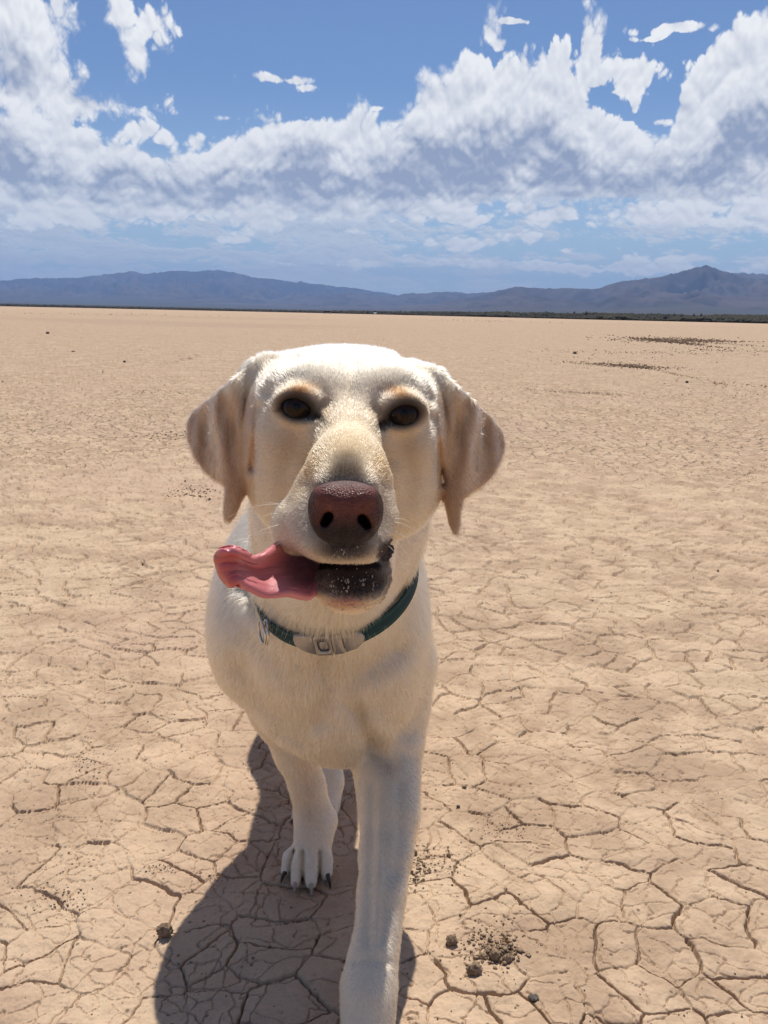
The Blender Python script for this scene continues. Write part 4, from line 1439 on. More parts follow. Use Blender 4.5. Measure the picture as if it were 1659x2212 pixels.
vx, vy = toV(nv)
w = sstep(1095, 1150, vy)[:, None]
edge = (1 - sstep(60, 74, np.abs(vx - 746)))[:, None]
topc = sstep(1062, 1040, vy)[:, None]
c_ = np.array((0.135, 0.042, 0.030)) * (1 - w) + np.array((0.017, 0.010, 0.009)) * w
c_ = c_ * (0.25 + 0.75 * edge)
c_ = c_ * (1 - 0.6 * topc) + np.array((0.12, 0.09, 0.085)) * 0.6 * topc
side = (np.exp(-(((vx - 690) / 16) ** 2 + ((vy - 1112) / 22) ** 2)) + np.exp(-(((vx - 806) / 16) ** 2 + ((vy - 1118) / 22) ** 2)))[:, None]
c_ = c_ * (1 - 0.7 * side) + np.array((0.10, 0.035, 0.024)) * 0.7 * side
for (cx, cy, rx, ry) in ((709, 1118, 10, 11), (784, 1123, 10, 11)):
    w = np.exp(-((((vx - cx) / rx) ** 2 + ((vy - cy) / ry) ** 2) ** 2))[:, None] * sstep(0.5835, 0.5870, nv[:, 1])[:, None]
    c_ = c_ * (1 - w) + np.array((0.008, 0.005, 0.005)) * w
c_ = c_ * (1 + 0.35 * fbm(nv[:, 0] * 260, nv[:, 2] * 260 + nv[:, 1] * 200, 3, 41)[:, None])
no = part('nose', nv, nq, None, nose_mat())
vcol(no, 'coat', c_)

# ---- tongue
NET = np.array([
    [(628, 1165, .690), (650, 1185, .700), (680, 1205, .702), (704, 1225, .692), (712, 1238, .680)],
    [(606, 1166, .668), (624, 1192, .680), (650, 1220, .682), (682, 1252, .672), (696, 1262, .658)],
    [(592, 1176, .644), (604, 1204, .664), (626, 1232, .668), (654, 1268, .656), (668, 1294, .640)],
    [(574, 1196, .626), (580, 1215, .643), (594, 1234, .648), (612, 1260, .636), (628, 1284, .619)],
    [(545, 1207, .612), (550, 1219, .627), (558, 1233, .632), (566, 1257, .624), (572, 1287, .607)],
    [(518, 1190, .600), (520, 1205, .612), (524, 1224, .616), (529, 1248, .610), (534, 1272, .598)],
    [(494, 1184, .599), (492, 1198, .603), (494, 1218, .604), (500, 1240, .602), (514, 1262, .598)],
    [(476, 1190, .606), (475, 1206, .609), (479, 1226, .610), (488, 1246, .609), (504, 1264, .605)],
    [(480, 1200, .616), (484, 1212, .617), (488, 1227, .617), (495, 1240, .617), (508, 1254, .614)]], float)


def spline_net(N3, nu, nv_):
    def interp(A, n):
        m_ = len(A)
        A = np.concatenate([2 * A[:1] - A[1:2], A, 2 * A[-1:] - A[-2:-1]])
        t = np.linspace(0, m_ - 1, n)
        i = np.minimum(t.astype(int), m_ - 2)
        f = (t - i).reshape((-1,) + (1,) * (A.ndim - 1))
        p0, p1, p2, p3 = A[i], A[i + 1], A[i + 2], A[i + 3]
        return 0.5 * (2 * p1 + (p2 - p0) * f + (2 * p0 - 5 * p1 + 4 * p2 - p3) * f ** 2 + (3 * p1 - p0 - 3 * p2 + p3) * f ** 3)
    A = interp(N3, nu)
    return interp(A.transpose(1, 0, 2), nv_).transpose(1, 0, 2)


def sheet(G3, th):
    """closed shell round a grid of points"""
    nu, nv_ = G3.shape[:2]
    gu = np.gradient(G3, axis=0)
    gv = np.gradient(G3, axis=1)
    nn_ = np.cross(gu, gv)
    nn_ /= np.maximum(np.linalg.norm(nn_, axis=-1, keepdims=True), 1e-9)
    A = (G3 + nn_ * th[..., None]).reshape(-1, 3)
    B = (G3 - nn_ * th[..., None]).reshape(-1, 3)
    i, j = np.meshgrid(np.arange(nu - 1), np.arange(nv_ - 1), indexing='ij')
    q = np.stack([i * nv_ + j, (i + 1) * nv_ + j, (i + 1) * nv_ + j + 1, i * nv_ + j + 1], -1).reshape(-1, 4)
    M_ = nu * nv_
    ring = np.concatenate([np.arange(nv_), np.arange(1, nu) * nv_ + nv_ - 1, (nu - 1) * nv_ + np.arange(nv_ - 2, -1, -1), np.arange(nu - 2, 0, -1) * nv_])
    r2 = np.roll(ring, -1)
    side = np.stack([ring, ring + M_, r2 + M_, r2], -1)
    return np.concatenate([A, B]), np.concatenate([q, q[:, ::-1] + M_, side[:, ::-1]])


grid = spline_net(np.array([[W(*c) for c in row] for row in NET]), 90, 60)
uu, ww = np.meshgrid(np.linspace(0, 1, 90), np.linspace(-1, 1, 60), indexing='ij')
grid[..., 1] += 0.0026 * fbm(uu * 5, ww * 3, 2, 77)
grid[..., 2] += 0.0012 * fbm(uu * 7 + 4, ww * 4, 3, 78)
thk = 0.0046 * np.sqrt(np.clip(1 - np.abs(ww) ** 5, 0, 1)) * np.sqrt(np.clip(1 - uu ** 12, 0, 1)) + 0.0006
tv, tq = sheet(grid, thk)
tv = relax(tv, tq, 4)
mt, n = material('wet_tongue')
c = n.node('ShaderNodeAttribute', attribute_name='coat').outputs['Color']
pos = n.node('ShaderNodeTexCoord').outputs['Object']
b = n.node('ShaderNodeBump', {'Height': n.noise(pos, 700.0, 3.0, 0.6, dim='3D'), 'Strength': 0.5, 'Distance': 0.0006})
p = n.node('ShaderNodeBsdfPrincipled', {'Base Color': c, 'Roughness': 0.40, 'Subsurface Weight': 0.30, 'Subsurface Scale': 0.005, 'Coat Weight': 0.25, 'Coat Roughness': 0.18,
                                        'Normal': b.outputs[0]})
p.inputs['Subsurface Radius'].default_value = (1.0, 0.3, 0.25)
finish(n, p.outputs[0])
vx, vy = toV(tv)
w = (sstep(590, 640, vx) * sstep(1285, 1250, vy))[:, None]  # darker purple is the lip's shadow painted onto the tongue
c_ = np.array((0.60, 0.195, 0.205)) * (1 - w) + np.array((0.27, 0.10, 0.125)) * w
w = (sstep(528, 500, vx) * sstep(1188, 1200, vy))[:, None]
c_ = c_ * (1 - w) + np.array((0.52, 0.085, 0.08)) * w
to = part('tongue', tv, tq, None, mt)
vcol(to, 'coat', c_)


# ---- claws, whiskers, lashes
def tube(pts, rad, ns=8):
    pts = np.asarray(pts, float)
    rad = np.broadcast_to(rad, (len(pts),))
    tg = np.gradient(pts, axis=0)
    tg /= np.linalg.norm(tg, axis=1, keepdims=True)
    ref = np.array([0, 0, 1.0]) if abs(tg[0, 2]) < 0.8 else np.array([1.0, 0, 0])
    V3 = []
    for p, t, r in zip(pts, tg, rad):
        a = np.cross(t, ref)
        a /= np.linalg.norm(a)
        b = np.cross(t, a)
        th = np.linspace(0, 2 * np.pi, ns, endpoint=False)
        V3.append(p + r * (np.cos(th)[:, None] * a + np.sin(th)[:, None] * b))
    n = len(pts)
    V3 = np.concatenate(V3)
    i, j = np.meshgrid(np.arange(n - 1), np.arange(ns), indexing='ij')
    j2 = (j + 1) % ns
    q = np.stack([i * ns + j, i * ns + j2, (i + 1) * ns + j2, (i + 1) * ns + j], -1).reshape(-1, 4)
    V3 = np.concatenate([V3, pts[:1], pts[-1:]])
    jj = np.arange(ns)
    t1 = np.stack([np.full(ns, n * ns), (jj + 1) % ns, jj], -1)
    t2 = np.stack([np.full(ns, n * ns + 1), (n - 1) * ns + jj, (n - 1) * ns + (jj + 1) % ns], -1)
    return V3, q, np.concatenate([t1, t2])


def bez(p0, p1, p2, n):
    t = np.linspace(0, 1, n)[:, None]
    return (1 - t) ** 2 * np.asarray(p0) + 2 * t * (1 - t) * np.asarray(p1) + t * t * np.asarray(p2)


HORN_D = simple('dark_claw', (0.035, 0.028, 0.026), 0.35, var=0.3, vscale=300)
HORN_L = simple('pale_claw', (0.40, 0.31, 0.25), 0.40, var=0.2, vscale=300)
for gi, tips in enumerate((LT, RTO, HT, BT)):
    for k, tp in enumerate(tips):
        tp = np.asarray(tp, float)
        out = (-0.004, -0.001, 0.001, 0.004)[k]
        a = tp + [out * 0.8, -0.0065, 0.001]
        e = tp + [out * 2, -0.0125, 0.0]
        e[2] = 0.0035
        mid = (a + e) / 2 + [0, -0.003, 0.006]
        P, q, t = tube(bez(a, mid, e, 8), np.linspace(0.0036, 0.0011, 8))
        part('claw', P, q, t, HORN_L if (gi, k) in ((0, 1), (0, 2), (1, 1), (1, 2)) else HORN_D)

WH = simple('whisker_hair', (0.85, 0.78, 0.62), 0.35)
WHISK = [((622, 1092, .655), (560, 1080, .66), (492, 1118, .68)), ((606, 1110, .66), (570, 1104, .66), (530, 1150, .68)),
         ((612, 1132, .65), (565, 1140, .64), (518, 1172, .64)), ((600, 1150, .65), (560, 1150, .66), (540, 1160, .67)),
         ((628, 1098, .65), (600, 1085, .65), (572, 1086, .66)), ((610, 1172, .65), (585, 1178, .64), (560, 1196, .64)),
         ((850, 1128, .65), (890, 1130, .66), (908, 1168, .68)), ((846, 1145, .65), (880, 1155, .65), (900, 1192, .66)),
         ((842, 1160, .65), (870, 1172, .65), (888, 1225, .66)), ((838, 1178, .65), (862, 1196, .65), (872, 1235, .66)),
         ((846, 1120, .65), (870, 1118, .66), (885, 1128, .67))]
for a, b, c in WHISK:
    P, q, t = tube(bez(W(*a), W(*b), W(*c), 12), np.linspace(0.00034, 0.00010, 12), 5)
    part('whisker', P, q, t, WH)

# froth and sand caught on the lower lip
FR = simple('froth', (0.40, 0.33, 0.28), 0.5, spec=0.4)
rs = np.random.default_rng(9)
vv, qq = [], []
k = 0
for i in range(190):
    if i < 110:
        vx0, vy0 = rs.normal(765, 34), rs.normal(1252, 13)
    elif i < 155:
        vx0, vy0 = rs.normal(722, 7), rs.normal(1276, 8)
    else:
        vx0, vy0 = rs.normal(745, 38), rs.normal(1196, 8)
    d = ray(vx0, vy0)
    ts = np.linspace(0.57, 0.78, 220)
    pp = CAM + d * (ts / d[1])[:, None]
    fv = D.sample(pp)
    h = np.nonzero(fv < 0)[0]
    if not len(h):
        continue
    P, q = uvsphere(pp[h[0]], np.array([1, 1, rs.uniform(0.7, 2.4)]) * rs.uniform(0.0002, 0.0008), 8, 6)
    vv.append(P)
    qq.append(q + k)
    k += len(P)
fr = part('froth', np.concatenate(vv), np.concatenate(qq), None, FR)
fr['kind'] = 'stuff'

# ------------------------------------------------------------------ collar
NT_ = 160
th = np.linspace(0, 2 * np.pi, NT_, endpoint=False)


def ring_radius(off):
    rs_ = np.linspace(0.04, 0.17, 160)
    dirs = np.cos(th)[:, None] * e1 + np.sin(th)[:, None] * e2
    P = (cc0 + e3 * off)[None, None] + dirs[:, None] * rs_[None, :, None]
    f = D.sample(P)
    out = f > 0
    idx = np.where(out.any(1), out.argmax(1), 110)
    r = rs_[idx]
    k = np.fft.rfft(r)
    k[9:] = 0
    return np.fft.irfft(k, NT_)


LIM = 1 / np.sqrt((np.cos(th) / RA) ** 2 + (np.sin(th) / RB) ** 2)
RAD = [LIM - 0.0030, LIM - 0.0025, LIM - 0.0030]


def on_ring(t, h, o):
    """point on the collar: angle, height across the strap, distance out from it"""
    t = np.asarray(t, float)
    h = np.asarray(h, float)
    r = [np.interp(t % (2 * np.pi), np.append(th, 2 * np.pi), np.append(q, q[0])) for q in RAD]
    u = np.clip(h / 0.010, -1, 1)
    rr = np.where(u < 0, r[1] + (r[0] - r[1]) * (-u), r[1] + (r[2] - r[1]) * u)
    rr = np.maximum(rr, r[1] - 0.004) + 0.0035 + o
    return cc0 + e3 * h[..., None] + rr[..., None] * (np.cos(t)[..., None] * e1 + np.sin(t)[..., None] * e2)


collar = empty('dog_collar', cc0)
tag(collar, 'teal webbing collar with a flat silver buckle round the dog\'s neck', 'collar')


def cpart(name, co, quads=None, tris=None, mat=None, parent=None, smooth=True):
    o = mesh_obj(name, np.asarray(co) - cc0, quads, tris, mat, parent or collar, smooth)
    return o


hs = np.concatenate([[-0.0092], np.linspace(-0.0090, 0.0090, 13), [0.0092]])
TT, HH = np.meshgrid(th, hs, indexing='ij')
go = on_ring(TT, HH, 0.0016 + 0 * HH)
gi_ = on_ring(TT, HH, -0.0010 + 0 * HH)
nh = len(hs)
A = np.concatenate([go, gi_[:, ::-1]], 1)
na_ = A.shape[1]
i, j = np.meshgrid(np.arange(NT_), np.arange(na_), indexing='ij')
i2, j2 = (i + 1) % NT_, (j + 1) % na_
q = np.stack([i * na_ + j, i2 * na_ + j, i2 * na_ + j2, i * na_ + j2], -1).reshape(-1, 4)
mt, n = material('teal_webbing')
c = n.node('ShaderNodeAttribute', attribute_name='coat').outputs['Color']
pos = n.node('ShaderNodeTexCoord').outputs['Object']
wv_ = n.noise(pos, 900.0, 2.0, 0.5, dim='3D')
b = n.node('ShaderNodeBump', {'Height': wv_, 'Strength': 0.8, 'Distance': 0.0008})
p = n.node('ShaderNodeBsdfPrincipled', {'Base Color': n.mix(n.ramp(wv_, 0.35, 0.65, 0.0, 0.35), c, (0.01, 0.03, 0.03)), 'Roughness': 0.75, 'Specular IOR Level': 0.3, 'Normal': b.outputs[0]})
finish(n, p.outputs[0])
strap = cpart('strap', A.reshape(-1, 3), q, None, mt)
hcol = np.tile(np.concatenate([hs, hs[::-1]]), NT_)
cc = np.empty((len(hcol), 3))
cc[:] = (0.009, 0.042, 0.050)
cc[np.abs(np.abs(hcol) - 0.0061) < 0.0009] = (0.030, 0.110, 0.070)
cc[np.abs(hcol) > 0.0088] = (0.012, 0.06, 0.065)
vcol(strap, 'coat', cc)

METAL = simple('brushed_aluminium', (0.36, 0.335, 0.30), 0.36, metal=0.7, var=0.10, vscale=120, bump=(500, 0.0002))
STEEL = simple('polished_steel', (0.60, 0.58, 0.54), 0.18, metal=1.0)
THF = np.pi / 2
SLOPE = float(np.interp(THF, th, RAD[1]))


def plate(name, outline, o0, o1, bev, mat, parent, hole=None, t0=None, tilt=0.0):
    """flat piece that follows the curve of the strap"""
    t0 = THF + 0.0075 / SLOPE if t0 is None else t0
    out = np.array(outline, float) * (0.001, 0.00125)
    cen = out.mean(0)

    def pl(pts, o):
        s_, h_ = pts[:, 0], pts[:, 1]
        h2 = h_ + tilt * s_
        return on_ring(t0 - s_ / (SLOPE + 0.004), h2, np.full(len(pts), o))
    n_ = len(out)
    ins = cen + (out - cen) * (1 - bev / np.maximum(np.linalg.norm(out - cen, axis=1, keepdims=True), 1e-6))
    if hole is None:
        V4 = np.concatenate([pl(out, o0), pl(out, o1 - bev * 0.6), pl(ins, o1), pl(cen[None], o1 + 0.0001)])
        q4, t4 = [], []
        for k in range(n_):
            k2 = (k + 1) % n_
            q4 += [(k, k2, n_ + k2, n_ + k), (n_ + k, n_ + k2, 2 * n_ + k2, 2 * n_ + k)]
            t4 += [(2 * n_ + k, 2 * n_ + k2, 3 * n_)]
    else:
        hl = np.array(hole, float) * (0.001, 0.00125)
        V4 = np.concatenate([pl(out, o0), pl(out, o1 - bev * 0.6), pl(ins, o1), pl(hl, o1), pl(hl, o0)])
        q4, t4 = [], None
        for k in range(n_):
            k2 = (k + 1) % n_
            for a in range(4):
                q4.append((a * n_ + k, a * n_ + k2, (a + 1) * n_ + k2, (a + 1) * n_ + k))
    return cpart(name, V4, q4, t4, mat, parent, smooth=False)


def rrect(x0, x1, y0, y1, r, n_=5):
    P = []
    for cx, cy, a0 in ((x1 - r, y1 - r, 0), (x0 + r, y1 - r, 90), (x0 + r, y0 + r, 180), (x1 - r, y0 + r, 270)):
        for a in np.linspace(a0, a0 + 90, n_):
            P.append((cx + r * math.cos(R(a)), cy + r * math.sin(R(a))))
    return P


def lens(x0, x1, y0, y1, sq=2.6, n_=20):
    return [((x0 + x1) / 2 + (x1 - x0) / 2 * np.sign(math.cos(a)) * abs(math.cos(a)) ** (2 / sq), (y0 + y1) / 2 + (y1 - y0) / 2 * np.sign(math.sin(a)) * abs(math.sin(a)) ** (2 / sq))
            for a in np.linspace(0, 2 * np.pi, n_, endpoint=False)]


buckle = plate('buckle', rrect(-15, 15, -10.5, 10.5, 1.5), 0.0016, 0.0030, 0.0006, METAL, collar)
plate('buckle_end', [(-39, -2), (-37, -5), (-30, -8.5), (-15.4, -10.8), (-15.4, 10.4), (-30, 9.5), (-37, 8), (-39, 4)], 0.0016, 0.0046, 0.0012, METAL, buckle)
plate('release_frame', rrect(-14.6, 3.6, -10.8, 10.6, 2.4), 0.0030, 0.0054, 0.0008, METAL, buckle, hole=rrect(-11.4, 1.2, -6.2, 6.2, 3.6))
plate('release_button', rrect(-9.6, -0.6, -4.6, 4.6, 2.8), 0.0030, 0.0042, 0.0008, METAL, buckle)
plate('buckle_body', rrect(4.2, 15.2, -10.8, 10.6, 1.2), 0.0030, 0.0052, 0.0008, METAL, buckle)
plate('buckle_end', [(15.8, -10.8), (28, -10), (36, -6), (38.5, 0), (36, 5), (28, 8.4), (15.8, 10.4)], 0.0016, 0.0046, 0.0012, METAL, buckle)


def torus(c, R0, r0, ax, nu=40, nv_=10, squash=1.0):
    M = np.array(Vector(ax).normalized().to_track_quat('Z', 'Y').to_matrix())
    u, v = np.meshgrid(np.linspace(0, 2 * np.pi, nu, endpoint=False), np.linspace(0, 2 * np.pi, nv_, endpoint=False), indexing='ij')
    P = np.stack([(R0 + r0 * np.cos(v)) * np.cos(u), (R0 * squash + r0 * np.cos(v)) * np.sin(u), r0 * np.sin(v)], -1).reshape(-1, 3) @ M.T + np.asarray(c)
    i, j = np.meshgrid(np.arange(nu), np.arange(nv_), indexing='ij')
    i2, j2 = (i + 1) % nu, (j + 1) % nv_
    return P, np.stack([i * nv_ + j, i2 * nv_ + j, i2 * nv_ + j2, i * nv_ + j2], -1).reshape(-1, 4)


def theta_at(vx):
    P = on_ring(th, 0 * th, 0.002 + 0 * th)
    x, y = toV(P)
    vis = (P - CAM) @ FWD < (cc0 - CAM) @ FWD + 0.03
    return th[np.argmin(np.where(vis, np.abs(x - vx), 1e9))]


tl = theta_at(574)
pc = on_ring(np.array([tl]), np.array([-0.002]), np.array([0.006]))[0]
for dx_, ax in ((0.0, (1.0, 0.42, 0.10)), (0.0045, (1.0, 0.30, -0.05))):
    P, q = torus(pc + [dx_, -0.006, -0.004], 0.0135, 0.0014, ax)
    cpart('ring', P, q, None, STEEL)
tr_ = theta_at(896)
pc = on_ring(np.array([tr_]), np.array([0.010]), np.array([0.005]))[0]
P, q = torus(W(904, 1182, pc[1] - 0.02), 0.0062, 0.0006, (0.5, -1, 0.2), 28, 8)
cpart('tag_ring', P, q, None, STEEL)
tc = W(893, 1240, pc[1] - 0.02)
P, q = uvsphere((0, 0, 0), np.array([0.0022, 0.010, 0.0105]), 24, 12)
TAG = simple('blue_enamel', (0.06, 0.20, 0.30), 0.3, spec=0.5)
cpart('tag', P + tc, q, None, TAG)

# ------------------------------------------------------------------ clods, stones, crumbs
CLOD = simple('mud_clod', (0.27, 0.19, 0.125), 0.95, spec=0.1, var=0.35, vscale=160, bump=(500, 0.0012))
STONE = simple('dark_stone', (0.11, 0.09, 0.075), 0.85, spec=0.3, var=0.4, vscale=200, bump=(400, 0.0008))


def clod_mesh(rs, nu=22, nv_=15, rough=0.34, flat=0.75, freq=1.0):
    P, q = uvsphere((0, 0, 0), 1.0, nu, nv_)
    o = rs.uniform(0, 50, 3)
    d = 1 + rough * fbm((P[:, 0] + o[0]) * 1.3 * freq + P[:, 2] * 0.9, (P[:, 1] + o[1]) * 1.3 * freq - P[:, 2] * 0.7, 5, 3, 0.65) + \
        0.12 * np.sign(fbm((P[:, 2] + o[2]) * 3, (P[:, 0] - P[:, 1]) * 3, 2, 9)) * rough
    P = P * d[:, None] * np.array([1, rs.uniform(0.7, 1.1), flat])
    P[0] = P[:nu].mean(0) if nu > 2 else P[0]
    return P, q


def ground_z(x, y):
    z, _, _ = mud_height(np.atleast_1d(float(x)), np.atleast_1d(float(y)))
    return float(z[0])


rs = np.random.default_rng(21)
BIG = [  # vx, vy of the foot, size in photo units, name, label, category, material
    (356, 2022, 20, 'mud_clod', 'rough brown mud clod lying alone left of the dog\'s shadow', 'mud clod', CLOD, 1.0),
    (1024, 2108, 19, 'mud_clod', 'round mud clod with a dark underside, lowest of the clump right of the forward leg', 'mud clod', CLOD, 0.9),
    (975, 2040, 15, 'mud_clod', 'small angular mud clod at the left of the crumbled patch beside the dog\'s shadow', 'mud clod', CLOD, 0.9),
    (1043, 2068, 12, 'mud_clod', 'grey brown mud clod at the upper left of the clump right of the shadow', 'mud clod', CLOD, 1.0),
    (1068, 2072, 14, 'mud_clod', 'mud clod in the middle of the clump right of the shadow', 'mud clod', CLOD, 1.0),
    (1095, 2078, 12, 'mud_clod', 'mud clod at the right end of the clump right of the shadow', 'mud clod', CLOD, 1.0),
    (1152, 2158, 13, 'mud_clod', 'flat dark clod near the bottom edge, right of the crumbled patch', 'mud clod', STONE, 0.5),
    (543, 1758, 6.5, 'stone', 'small black stone at the left edge of the dog\'s shadow', 'stone', STONE, 0.9),
    (1003, 1703, 6, 'stone', 'small dark grey stone right of the forward leg, upper of two', 'stone', STONE, 0.7),
    (990, 1742, 5, 'stone', 'tiny dark stone right of the forward leg, lower of two', 'stone', STONE, 0.7),
    (895, 1845, 8, 'mud_clod', 'dark clod touching the right side of the forward leg', 'mud clod', CLOD, 0.9),
    (969, 1850, 6, 'mud_clod', 'small clod right of the crumbled patch by the forward leg', 'mud clod', CLOD, 0.9),
    (1242, 764, 5, 'stone', 'single dark stone on the far plain between the dog\'s ear and the tyre scars', 'stone', STONE, 0.8),
    (1484, 826, 4, 'stone', 'dark stone below the nearer tyre scar on the far right', 'stone', STONE, 0.8),
    (103, 721, 4.5, 'stone', 'dark stone far out on the plain near the left edge', 'stone', STONE, 0.7),
    (158, 760, 4.5, 'stone', 'dark flat stone on the plain at left, below the farthest one', 'stone', STONE, 0.6),
    (269, 782, 4, 'stone', 'small dark stone on the plain left of the dog\'s ear', 'stone', STONE, 0.7),
    (307, 1213, 5, 'stone', 'small dark crumb of stone left of the dog\'s shoulder', 'stone', STONE, 0.7),
]
for (vx0, vy0, sz, nm, lb, ct, mat_, fl_) in BIG:
    g = G(vx0, vy0)
    dd = float(np.linalg.norm(g - CAM))
    r = sz * 0.72 * 0.46293 / F_PX * dd
    P, q = clod_mesh(rs, 26, 18, 0.62, fl_, 1.3)
    rs_ = r * P
    o = mesh_obj(nm, rs_, q, None, mat_, smooth=False)
    zz = ground_z(g[0], g[1]) if math.hypot(g[0], g[1]) < 60 else 0
    o.location = (g[0], g[1], zz + r * fl_ * 0.72)
    tag(o, lb, ct)

# countable pebbles: alike, strewn over the plain
protos = []
for k in range(6):
    P, q = clod_mesh(rs, 9, 7, 0.7, rs.uniform(0.5, 0.9))
    o = mesh_obj('pebble', P, q, None, STONE if k % 3 == 0 else CLOD, smooth=False, link=False)
    protos.append(o.data)
PEB = []
for k in range(150):
    vx0, vy0 = rs.uniform(0, 1659), 2212 - 1450 * rs.random() ** 1.4
    g = G(vx0, vy0)
    PEB.append((g, rs.uniform(0.9, 2.1) * 0.46293 / F_PX * np.linalg.norm(g - CAM)))
for (g, r) in PEB:
    kk = int(rs.integers(6))
    o = bpy.data.objects.new('pebble' if kk % 3 == 0 else 'mud_crumb', protos[kk])
    COL.objects.link(o)
    o.location = (g[0], g[1], (ground_z(g[0], g[1]) if math.hypot(g[0], g[1]) < 60 else 0) + r * 0.4)
    o.scale = (r, r, r)
    o.rotation_euler = (0, 0, rs.uniform(0, 6.28))
    if kk % 3 == 0:
        tag(o, 'tiny dark grey pebble lying loose on the cracked mud', 'pebble', 'dark pebbles strewn over the dry lake bed')
    else:
        tag(o, 'tiny brown crumb of dried mud lying loose on the cracks', 'mud crumb', 'brown mud crumbs strewn over the dry lake bed')


# crumbled spots and the scars of tyres far off: nobody could count these
CRUMB = simple('broken_mud', (0.21, 0.14, 0.09), 0.95, spec=0.1)


def crumbs(spots, name, label, seed):
    r_ = np.random.default_rng(seed)
    ico = np.array([[0, 0, 1], [.9, 0, .3], [.28, .85, .3], [-.72, .53, .3], [-.72, -.53, .3], [.28, -.85, .3], [0, 0, -.8]])
    tr3 = np.array([[0, 1, 2], [0, 2, 3], [0, 3, 4], [0, 4, 5], [0, 5, 1], [6, 2, 1], [6, 3, 2], [6, 4, 3], [6, 5, 4], [6, 1, 5]])
    co, tt, k = [], [], 0
    for (x, y, rx, ry, ang, cnt, s0, s1) in spots:
        a = r_.normal(0, 0.5, cnt)
        b = r_.normal(0, 0.5, cnt)
        ca, sa = math.cos(R(ang)), math.sin(R(ang))
        px_, py_ = x + a * rx * ca - b * ry * sa, y + a * rx * sa + b * ry * ca
        for u, v in zip(px_, py_):
            if v < horizon_y(u) + 3:
                continue
            g = G(u, v)
            dd = np.linalg.norm(g - CAM)
            sz = math.exp(r_.uniform(math.log(s0), math.log(s1))) * 0.46293 / F_PX * dd
            zz = 0.0
            P = ico * sz * np.array([r_.uniform(.8, 1.5), r_.uniform(.8, 1.3), r_.uniform(.5, .9)]) * (1 + r_.uniform(-.25, .25, (7, 1)))
            an = r_.uniform(0, 6.28)
            P = P @ np.array([[math.cos(an), -math.sin(an), 0], [math.sin(an), math.cos(an), 0], [0, 0, 1]])
            co.append(P + [g[0], g[1], sz * 0.25])
            tt.append(tr3 + k)
            k += 7
    co = np.concatenate(co)
    near = np.hypot(co[:, 0], co[:, 1]) < 60
    cx_ = co.reshape(-1, 7, 3).mean(1)
    zg, _, _ = mud_height(cx_[:, 0], cx_[:, 1])
    zg = np.where(np.hypot(cx_[:, 0], cx_[:, 1]) < 60, zg, 0)
    co[:, 2] += np.repeat(zg, 7)
    o = mesh_obj(name, co, None, np.concatenate(tt), CRUMB if seed == 3 else CLOD, smooth=False)
    tag(o, kind='stuff')
    o['label'] = label
    return o


crumbs([(1060, 2045, 100, 60, -15, 420, 0.5, 3.6), (1072, 2058, 56, 30, 5, 150, 1.5, 7.0), (930, 1865, 80, 60, 0, 220, 0.5, 3.0), (905, 1878, 26, 40, 0, 50, 1.5, 5)],
       'mud_crumbs', 'crumbled mud beside the forward leg and the dog\'s shadow', 1)
crumbs([(1085, 1788, 80, 26, 5, 130, 0.5, 2.4), (190, 1650, 40, 60, 0, 90, 0.5, 2.4), (130, 1935, 60, 40, 0, 130, 0.5, 2.8), (330, 1880, 50, 16, -10, 80, 0.5, 2.4),
        (610, 1950, 20, 10, 0, 20, 0.5, 2), (560, 1500, 60, 14, 0, 40, 0.5, 2), (470, 1890, 40, 20, 0, 60, 0.5, 2.4), (900, 1250, 500, 200, 0, 500, 0.4, 1.4),
        (800, 1900, 1300, 500, 0, 1500, 0.35, 1.3), (150, 1900, 200, 300, 0, 400, 0.35, 1.5)],
       'soil_crumbs', 'fine crumbs of dried mud scattered among the cracks', 2)
crumbs([(1450, 735, 120, 6, 1, 1100, 0.6, 2.0), (1450, 739, 110, 3, 6, 400, 0.8, 2.4), (1530, 737, 90, 2, 1, 300, 0.7, 1.8), (1600, 745, 120, 2, 4, 200, 0.5, 1.4), (1400, 762, 260, 6, 1, 220, 0.6, 1.8), (1590, 758, 160, 5, 2, 160, 0.7, 2.0),
        (1350, 790, 110, 4, 3, 800, 0.6, 2.0), (1385, 794, 44, 4, 6, 80, 1.2, 3.4), (1450, 806, 110, 2.5, 12, 260, 0.5, 1.3), (1590, 830, 150, 7, 3, 140, 0.6, 2.0), (1255, 848, 120, 3, 3, 420, 0.5, 1.4),
        (1500, 850, 300, 14, 0, 220, 0.5, 1.5), (1300, 780, 200, 14, 0, 90, 0.6, 1.8), (365, 940, 60, 8, 0, 140, 0.8, 2.2), (420, 1060, 60, 16, 0, 200, 0.8, 2.4), (230, 905, 260, 20, 0, 160, 0.5, 1.6),
        (260, 680, 300, 3, 1, 60, 0.6, 1.4), (1030, 693, 160, 2, 1, 60, 0.5, 1.2), (420, 770, 60, 4, -14, 50, 0.6, 1.6), (330, 850, 110, 8, 0, 110, 0.6, 1.6),
        (500, 900, 900, 120, 0, 700, 0.4, 1.2), (1200, 930, 900, 120, 0, 900, 0.4, 1.2), (700, 760, 1300, 50, 0, 500, 0.35, 1.0)],
       'plain_crumbs', 'dark broken mud and old tyre scars far out on the plain', 3)


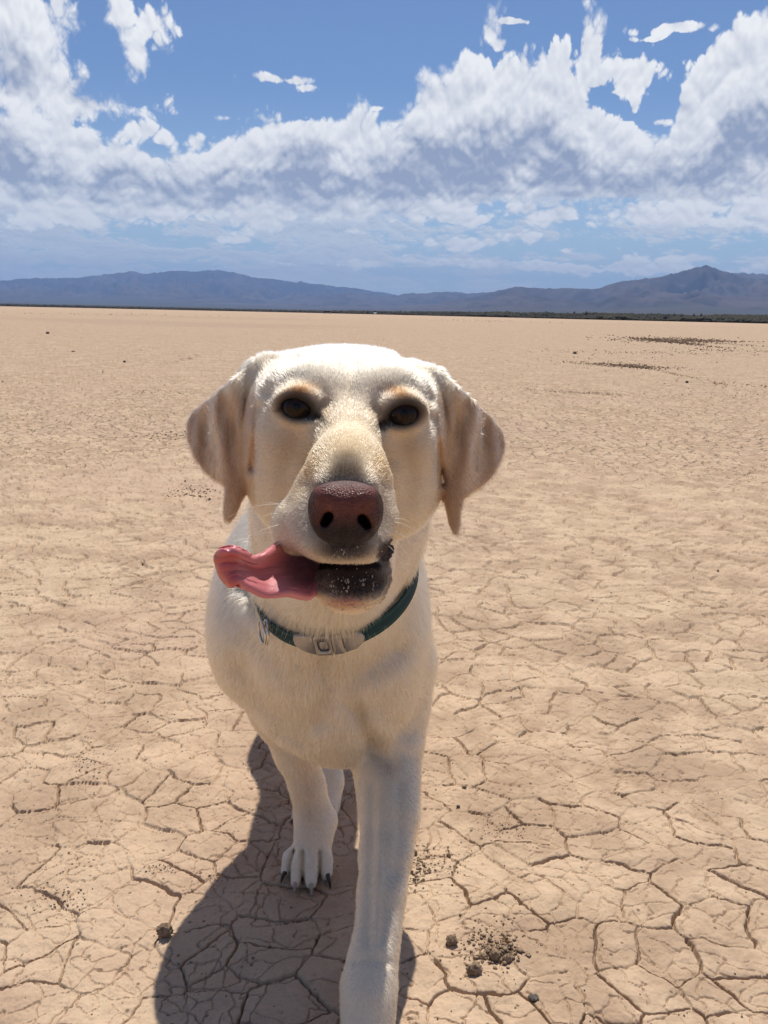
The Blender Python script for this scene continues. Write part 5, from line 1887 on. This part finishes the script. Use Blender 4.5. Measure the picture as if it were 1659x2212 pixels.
# ------------------------------------------------------------------ the two vehicles at the far edge
def box(x0, x1, y0, y1, z0, z1, taper=0.0):
    t = taper
    return ([(x0, y0, z0), (x1, y0, z0), (x1, y1, z0), (x0, y1, z0), (x0 + t, y0 + t, z1), (x1 - t, y0 + t, z1), (x1 - t, y1 - t, z1), (x0 + t, y1 - t, z1)],
            [(0, 3, 2, 1), (4, 5, 6, 7), (0, 1, 5, 4), (1, 2, 6, 5), (2, 3, 7, 6), (3, 0, 4, 7)])


GLASSY = simple('dark_glass', (0.03, 0.035, 0.04), 0.1)
RUB = simple('tyre_rubber', (0.02, 0.02, 0.02), 0.8)


def vehicle(name, label, cat, at, dims, paint, roof_paint):
    e = empty(name, at)
    tag(e, label, cat)
    L_, W_, H_ = dims

    def pp(nm, bx, mt_):
        return mesh_obj(nm, bx[0], bx[1], None, mt_, e, smooth=False)
    pp('body', box(-W_ / 2, W_ / 2, -L_ / 2, L_ / 2, 0.35, H_ * 0.58), paint)
    pp('cabin', box(-W_ / 2 + .05, W_ / 2 - .05, -L_ / 2 + .4, L_ / 2 - .1, H_ * 0.58 + .003, H_ - .06, 0.12), GLASSY)
    pp('roof', box(-W_ / 2 + .15, W_ / 2 - .15, -L_ / 2 + .5, L_ / 2 - .2, H_ - .057, H_ + .04), roof_paint)
    for sx in (-1, 1):
        for sy in (-1, 1):
            P, q = uvsphere((0, 0, 0), np.array([0.13, 0.36, 0.36]), 16, 10)
            w_ = mesh_obj('wheel', P, q, None, RUB, e)
            w_.location = (sx * (W_ / 2 - .1), sy * L_ * 0.32, 0.36)
    return e


WP = simple('white_paint', (0.80, 0.80, 0.78), 0.4)
DP = simple('dark_paint', (0.10, 0.11, 0.13), 0.4)
d1 = ray(810, 684)
vehicle('van', 'tiny white vehicle standing at the far edge of the lake bed', 'vehicle', (d1[0] / d1[1] * 620, 620, 0), (4.8, 1.9, 2.9), WP, WP)
d2 = ray(707, 684)
vehicle('car', 'tiny dark vehicle with a pale roof at the far edge, left of the white one', 'vehicle', (d2[0] / d2[1] * 560, 560, 0), (4.6, 4.2, 2.1), DP, WP)
print('done', time.time() - T0)
